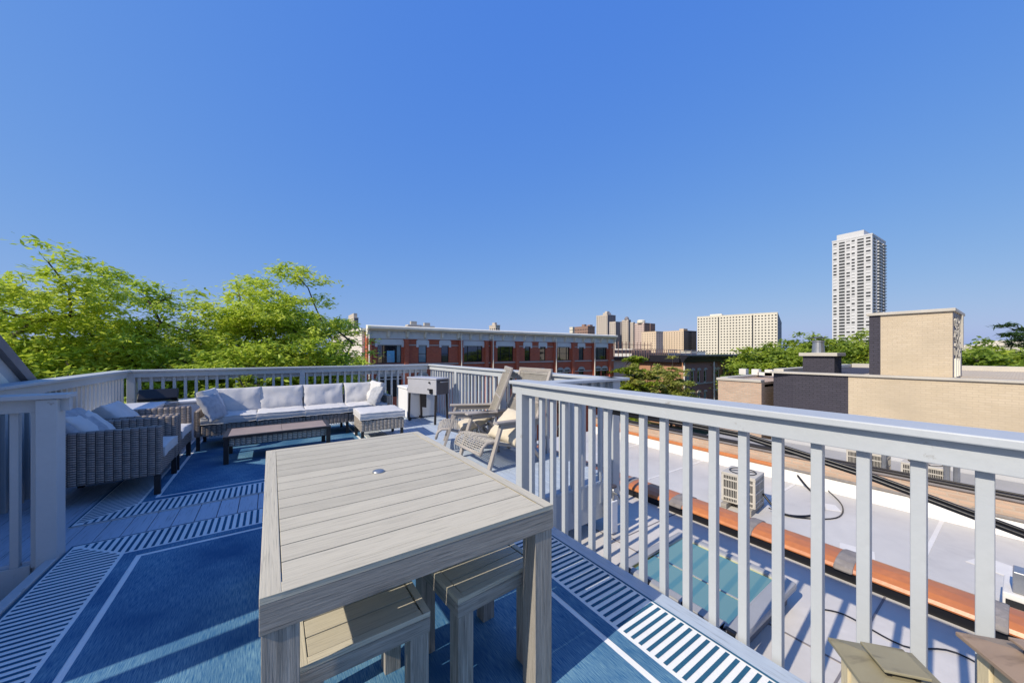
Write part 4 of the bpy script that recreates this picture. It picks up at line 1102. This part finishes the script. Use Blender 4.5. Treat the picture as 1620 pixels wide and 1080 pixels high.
# black corniced brown building
XB=XY(1082,D)
bb=thing('corniced_brick_building','brown brick building with heavy black cornice, salmon side wall and roof deck','building',(XB,D,0))
WB=XY(1177,D)-XB; zt=ZZ(561,XB,D)
wx=[]; 
pxs=[(1086,1091.5),(1093,1098.5),(1103,1108),(1113.5,1118),(1128,1132.5),(1133.5,1138),(1144.5,1148.5),(1150,1154),(1155.5,1159),(1163,1166)]
op=[]
for (a,b) in pxs:
    A,B=XY(a,D)-XB,XY(b,D)-XB
    for zz,hh in ((-4.15,2.35),(-8.3,2.5),(-11.4,1.9)): op.append((A,B,zt-.95+zz,zt-.95+zz+hh))
facade((0,0,0),(1,0,0),WB,GZ,zt-1.2,op,M['brick_brown'],bb,n=NY)
for q in op:
    window((0,0,0),(1,0,0),NY,q,bb,M['stone'],M['glass_dark' if random.random()<.7 else 'glass_teal'],fw=.22)
    m=MB(False)
    cx=(q[0]+q[1])/2; r=(q[1]-q[0])/2+.12; m.prism([(cx+r*math.cos(math.pi*s_/6),q[3]+r*.6*math.sin(math.pi*s_/6)) for s_ in range(7)],1,-.1,-.002); m.build('window_hood',M['stone'],bb)
m=MB(False)
for z in (zt-5.25,zt-9.4): m.box(0,WB,-.12,-.003,z,z+.2)
m.build('belt_course',M['stone'],bb)
m=MB(False); m.box(-.003,0,.001,9.0,GZ,zt-1.2); m.box(.001,WB,8.99,9.0,GZ,zt-1.2); m.build('side_wall',M['brick_salmon'],bb)
m=MB(False); m.prism([(0,zt-1.3),(-.5,zt-1.3),(-.6,zt-.9),(-1.1,zt-.35),(-1.2,zt-.30),(-1.2,zt-.05),(.3,zt)],0,-.9,WB+.3); m.build('cornice',M['black_cornice'],bb)
m=MB(False); m.box(-.9,-.004,.301,9.0,zt-1.3,zt-.1); m.build('side_cornice',M['black_cornice'],bb)
m=MB(False); m.box(.3,WB,.3,9,zt-1.0,zt-.75); m.build('roof',M['roof_grey'],bb)
m=MB(); m.tube([(-.12,-.12,GZ),(-.12,-.12,zt-1.3)],.12,8); m.build('downspout',M['white_paint'],bb)
m=MB(); m.tube([(9.6,-.3,GZ),(9.6,-.3,zt-1.3)],.12,8); m.build('downspout',M['white_paint'],bb)
# roof deck fences and pergola on it
def fence_thing(name,label,cat,x,y,W,z0,h,mat,step=.5,pergola=False):
    t=thing(name,label,cat,(x,y,z0))
    m=MB(False); m.box(0,W,0,.06,h*.35,h*.6); m.box(0,W,0,.08,h-.08,h); m.build('rail',M[mat],t)
    n=int(W/step)
    p=None
    for i in range(min(n,60)+1):
        if p is None: mm=MB(False); mm.box(-.05,.05,-.05,.05,0,h+(.5 if pergola else 0)); p=mm.build('post',M[mat],t)
        else:
            c=p.copy(); COL.objects.link(c); c.parent=t; c.location=(i*W/min(n,60),0,0)
fence_thing('roof_deck_fence','brown slatted roof deck fence on the corniced building','fence',XB-6,D+6,14,zt-.7,1.7,'t_brown',.7)
fence_thing('pergola','brown pergola frame above the roof deck fence of the corniced building','pergola',XB-7,D+9,11,zt-.7,2.6,'t_brown',1.1,True)
fence_thing('roof_deck_fence','grey framed glass roof deck screen on the corniced building','fence',XB+3.5,D+5,10,zt-.7,1.6,'t_dark',1.8)
t_=thing('roof_access_box','long white rooftop box beside the glass deck screen','rooftop box',(XB+13,D+6,zt-.7))
m=MB(False); m.box(0,6,0,2,0,1.2); m.build('body',M['white_paint'],t_); m=MB(False); m.box(-.2,6.2,-.2,2.2,1.201,1.35); m.build('cap',M['coping'],t_)
# adjoining salmon house with arched windows, left of it
XS=XY(1021,40.5)
sh=thing('stone_front_house','pale stone fronted house behind the street trees, left of the salmon wall','house',(XB-.8,D+9.2,0))
m=MB(False); m.box(-14,-.0,0,8,GZ,zt-1.0); m.build('wall',M['stone'],sh)
m=MB(False); m.box(-14.3,.3,-.5,8,zt-.999,zt-.4); m.build('cornice',M['black_cornice'],sh)
t_=thing('slate_house','pale gabled house roof between the street trees at the end of the row','house',(XY(985,60),60,0))
m=MB(False); m.prism([(0,GZ),(0,-3.5),(4.5,1.8),(9,-3.5),(9,GZ)],1,0,12); m.build('wall',M['clap'],t_)
m=MB(False); m.prism([(-.4,-3.8),(4.5,2.0),(9.4,-3.8),(9.4,-3.5),(4.5,2.35),(-.4,-3.5)],1,-.4,12.4); m.build('roof',M['stone'],t_)

# houses far left seen through the leaves
for i,(x,w_,z_,mt,lb) in enumerate(((-30,9,-.6,'clap','cream sided house glimpsed behind the leftmost tree'),(-20,8,.2,'stone','greystone house glimpsed behind the left trees'),(-11,8,-.4,'brick_tan','tan brick house glimpsed between the left trees'),(-2.5,8,.6,'clap','cream sided house glimpsed behind the broad tree at the left end of the row'))):
    t=thing('rowhouse',lb,'house',(x,D,0),0,'houses behind the left trees')
    op=[(a,a+1.2,b,b+1.8) for a in (1,3.4,5.8) for b in (z_-3,z_-6.4,z_-9.8)]
    facade((0,0,0),(1,0,0),w_,GZ,z_,op,M[mt],t,n=NY)
    for q in op: window((0,0,0),(1,0,0),NY,q,t,M['white_paint'],M['glass_dark'])
    m=MB(False); m.box(.6,w_,.6,14,GZ,z_-.01); m.box(0,w_,0.001,14,z_,z_+.2); m.build('roof',M['roof_grey'],t)
    m=MB(False); m.box(0,w_,-.5,-.001,z_-.6,z_+.25); m.build('cornice',M['white_paint'],t)
# pale long roofs at the far right
t_=thing('flat_roof_building','long pale flat roofed building beyond the trees at the far right','building',(60,-9,0))
m=MB(False); m.box(0,12,0,15,GZ,ZZ(546,60,5)); m.build('wall',M['clap'],t_)
m=MB(False); m.box(3,14,-4,12,ZZ(546,60,5)+.01,ZZ(539,60,5)); m.build('upper_wall',M['coping'],t_)

# ------------------------------------------------------------------ trees
def tree(label, x, y, zg, ztop, rad, zlow, leaf, ncl=90, per=260, seed=1, ls=(.16,.055), flat=.35, bark=True, name='street_tree', cat='tree', grp='street trees', trunk_r=.2, spread=.55, lean=(0,0), rough=.35, sy=1.0):
    g=np.random.default_rng(seed); rnd=random.Random(seed)
    t=thing(name,label,cat,(x,y,zg),0,grp); H=ztop-zg; zc=(ztop+zlow)/2-zg; hz=(ztop-zlow)/2
    # cluster centres in an uneven crown
    cen=[]
    tries=0
    while len(cen)<ncl and tries<20000:
        tries+=1
        d=Vector((rnd.gauss(0,1),rnd.gauss(0,1),rnd.gauss(0,1))).normalized()
        r=rnd.random()**.45
        lim=1+rough*noise.noise(d*2.1+Vector((seed*3.3,0,0)))*1.6
        p=Vector((d.x*rad*r*lim,d.y*rad*sy*r*lim,zc+d.z*hz*r*lim))
        if p.z<zlow-zg: continue
        if all((p-q).length>rad*.13 for q in cen): cen.append(p)
    # skeleton: each cluster reaches back to the nearest node that is closer to the trunk
    root=Vector((lean[0],lean[1],0)); top=Vector((0,0,max(zc-hz*.35,min(1.5,H*.4))))
    nodes=[(Vector((0,0,0)),-1)]; 
    for i in range(1,6): nodes.append((root.lerp(top,i/5) if False else Vector((lean[0]*math.sin(i/5*3.14)*.3,lean[1]*math.sin(i/5*3.14)*.3,top.z*i/5)),len(nodes)-1))
    cen.sort(key=lambda p:(p-top).length)
    tips=[]
    for c in cen:
        best=None;bd=1e9
        for i,(q,_) in enumerate(nodes):
            if i<4: continue
            dd=(c-q).length+ (0.6*max(0,q.z-c.z)) - .25*0
            if dd<bd: bd=dd;best=i
        q=nodes[best][0]; L=(c-q).length; k=max(1,int(L/.55)); prev=best
        for s_ in range(1,k+1):
            f=s_/k; p=q.lerp(c,f)+Vector((rnd.uniform(-1,1),rnd.uniform(-1,1),rnd.uniform(-.6,1)))*L*.07*(1 if s_<k else 0)+Vector((0,0,.10*L*math.sin(f*math.pi)))
            nodes.append((p,prev)); prev=len(nodes)-1
        tips.append(prev)
    cnt=[0]*len(nodes)
    for tp in tips:
        i=tp
        while i>=0: cnt[i]+=1; i=nodes[i][1]
    m=MB()
    mx=cnt[0]
    rr=lambda i: max(.012,trunk_r*(max(cnt[i],1)/mx)**.5)
    for i,(p,pr) in enumerate(nodes):
        if pr<0: continue
        r0=rr(pr); r1=rr(i)
        if i>5 and r0>r1*1.8: r0=r1*1.6
        if pr>=0: m.tube([nodes[pr][0],p],[r0,r1],5 if r1<.05 else 8,False)
    # bare twigs
    for tp in tips:
        for _ in range(2):
            p=nodes[tp][0]; d=Vector((rnd.uniform(-1,1),rnd.uniform(-1,1),rnd.uniform(-.1,.9))).normalized()*rnd.uniform(.3,.75)*rad*.17
            m.tube([p,p+d*.6,p+d+Vector((0,0,.04))],[.010,.007,.003],3,False)
    m.build('trunk',M['bark'],t,smooth=True,recalc=False)
    # foliage: sprays of small leaves
    C=np.array([list(c) for c in cen]); n=len(C)*per
    ci=np.repeat(np.arange(len(C)),per); 
    sub=g.normal(size=(len(C),7,3))*np.array([1,1,flat*1.1])*rad*spread*.30
    sj=g.integers(0,7,size=n); base=C[ci]+sub[ci,sj]
    a=g.uniform(0,2*np.pi,n); rr_=np.abs(g.normal(size=n))*rad*.105
    pos=base+np.stack([np.cos(a)*rr_,np.sin(a)*rr_,g.normal(size=n)*rad*.028-rr_*rr_*.25/rad],1)
    # leaf direction follows the spray angle, drooping
    u=np.stack([np.cos(a+g.normal(size=n)*.6),np.sin(a+g.normal(size=n)*.6),g.normal(size=n)*.35-.15],1); u/=np.linalg.norm(u,axis=1)[:,None]
    up=np.stack([g.normal(size=n)*.5,g.normal(size=n)*.5,np.ones(n)],1); v=np.cross(up,u); v/=np.linalg.norm(v,axis=1)[:,None]
    sc=g.uniform(.6,1.35,n)[:,None]; l=ls[0]*sc; w_=ls[1]*sc
    V=np.stack([pos-u*l*.5, pos+v*w_*.5, pos+u*l*.5, pos-v*w_*.5],1).reshape(-1,3)
    me=bpy.data.meshes.new('crown'); me.vertices.add(n*4); me.vertices.foreach_set('co',V.ravel())
    me.loops.add(n*4); me.loops.foreach_set('vertex_index',np.arange(n*4)); me.polygons.add(n); me.polygons.foreach_set('loop_start',np.arange(n)*4); me.polygons.foreach_set('loop_total',np.full(n,4))
    me.materials.append(M[leaf]); at=me.attributes.new('tone','FLOAT','FACE'); 
    tone=np.clip(np.repeat(g.uniform(0,1,len(C)),per)*.6+g.uniform(0,.5,n),0,1); at.data.foreach_set('value',tone.astype(np.float32))
    me.update(); me.validate(); o=bpy.data.objects.new('crown',me); COL.objects.link(o); o.parent=t
    return t
tree('honey locust with yellow green leaves at the far left edge, cut by the frame',-6.6,14.5,GZ,3.5,3.0,-4,'leaf_locust',175,560,11,ls=(.165,.058))
tree('wide honey locust with an open feathery top, tallest of the left trees',-3.9,14.8,GZ,3.9,2.7,-4,'leaf_locust',155,560,12,rough=.4,ls=(.165,.058))
tree('lower honey locust with sparse bare twigs between the two taller leafy trees',-1.7,15.6,GZ,2.6,2.2,-4,'leaf_locust',100,480,13,rough=.45,ls=(.165,.058))
tree('round topped honey locust right of the sparse one, in front of the cream siding',.45,15.0,GZ,3.95,2.7,-4,'leaf_locust',190,580,18,rough=.3,ls=(.165,.058))
tree('darker tree low behind the two left honey locusts',-4.5,20.5,GZ,2.6,5,-5,'leaf_green',70,240,15,ls=(.2,.08))
tree('slim sapling with sparse leaves against the cream siding',XY(560,27),27,GZ,-.2,1.7,-6,'leaf_green',26,140,16,ls=(.2,.08))
# trees right of the row
tree('light green tree right of the brick row, nearest its end wall',XY(1002,31),31,GZ,ZZ(556,XY(1002,31),31),2.3,-8,'leaf_green',70,300,21,ls=(.34,.16))
tree('mottled green tree right of the brick row, in front of the gabled roof',XY(1016,29.5),29.5,GZ,ZZ(570,XY(1016,29.5),29.5),2.2,-9,'leaf_ivy',70,300,22,ls=(.32,.15))
tree('tall narrow reddish green tree in front of the salmon wall',XY(1056,31.5),31.5,GZ,ZZ(562,XY(1050,31.5),31.5),2.4,-8,'leaf_ivy',70,300,23,ls=(.3,.14))
tree('broad yellow green tree low at the foot of the salmon wall',XY(1062,30),30,GZ,ZZ(598,XY(1062,30),30),3.4,-9,'leaf_ivy',60,280,24,ls=(.3,.14))
for i,(px,X,py,r,lb) in enumerate(((1206,30,553,1.9,'bushy green tree beside the black cornice, leftmost of the right hand trees'),(1236,34,537,3.3,'tall green tree behind the tan brick building'),(1268,38,532,3.9,'green tree behind the black brick chimney, on its left'),(1290,38,535,4.4,'green tree directly behind the black brick chimney'),(1335,37,533,4.4,'green tree between the chimney and the rooftop block'),(1385,40,534,4,'green tree mostly hidden behind the rooftop block'),
      (1545,36,545,3.6,'dark green tree just right of the rooftop block'),(1590,38,546,4,'dark green tree near the right frame edge'),(1640,37,547,4,'dark green tree cut by the right frame edge'))):
    Y=YX(px,X); tree(lb,X,Y,GZ,ZZ(py+9,X,Y),r*1.1,-6.5,'leaf_green',150,560,40+i,ls=(.27,.14),flat=.8,grp='trees behind the cream building',rough=.15,spread=.42)
Xc=52; Yc=YX(1638,Xc); tree('spiky dark conifer rising at the right frame edge',Xc,Yc,GZ,ZZ(505,Xc,Yc),2.0,-5,'leaf_dark',60,200,61,ls=(.5,.08),name='conifer',grp='conifers',flat=.25)
Xc=75
for i,(px,Y,py) in enumerate(((1130,85,552),(1160,80,548))):
    X=XY(px,Y)
# distant wooded mass between the street blocks
def wood_mass(name,label,x0,x1,y0,y1,zt,n,leaf,ls,seed):
    g=np.random.default_rng(seed); k=n//400; C=np.stack([g.uniform(x0,x1,k),g.uniform(y0,y1,k),g.uniform(-4,0,k)],1)
    ci=np.repeat(np.arange(k),400); pos=C[ci]+g.normal(size=(k*400,3))*np.array([3.2,3.2,1.9]); pos[:,2]=np.minimum(pos[:,2],zt+g.uniform(-.8,.4,k*400)); n=k*400
    u=g.normal(size=(n,3)); u/=np.linalg.norm(u,axis=1)[:,None]; v=np.cross(u,g.normal(size=(n,3))); v/=np.linalg.norm(v,axis=1)[:,None]
    V=np.stack([pos-u*ls,pos+v*ls*.5,pos+u*ls,pos-v*ls*.5],1).reshape(-1,3)
    me=bpy.data.meshes.new(name); me.vertices.add(n*4); me.vertices.foreach_set('co',V.ravel()); me.loops.add(n*4); me.loops.foreach_set('vertex_index',np.arange(n*4)); me.polygons.add(n); me.polygons.foreach_set('loop_start',np.arange(n)*4); me.polygons.foreach_set('loop_total',np.full(n,4))
    me.materials.append(M[leaf]); at=me.attributes.new('tone','FLOAT','FACE'); at.data.foreach_set('value',g.uniform(0,1,n).astype(np.float32)); me.update(); me.validate()
    o=bpy.data.objects.new(name,me); COL.objects.link(o); return tag(o,label,'woodland',None,'stuff')
wood_mass('treetops','far belt of green treetops below the skyline towers',90,330,95,200,-1,60000,'leaf_green',.9,71)
wood_mass('treetops','far belt of green treetops behind the cream building on the right',60,200,-30,60,-.5,60000,'leaf_green',.7,72)
wood_mass('treetops','far belt of green treetops behind the houses on the left',-90,40,60,110,-2.5,50000,'leaf_green',.7,73)
# plant in the black planter
tree('leafy green shoots in the black planter by the far railing',-.30,7.52,.57,1.0,.22,.6,'leaf_green',14,40,81,ls=(.07,.035),name='potted_plant',cat='plant',grp=None,trunk_r=.01)
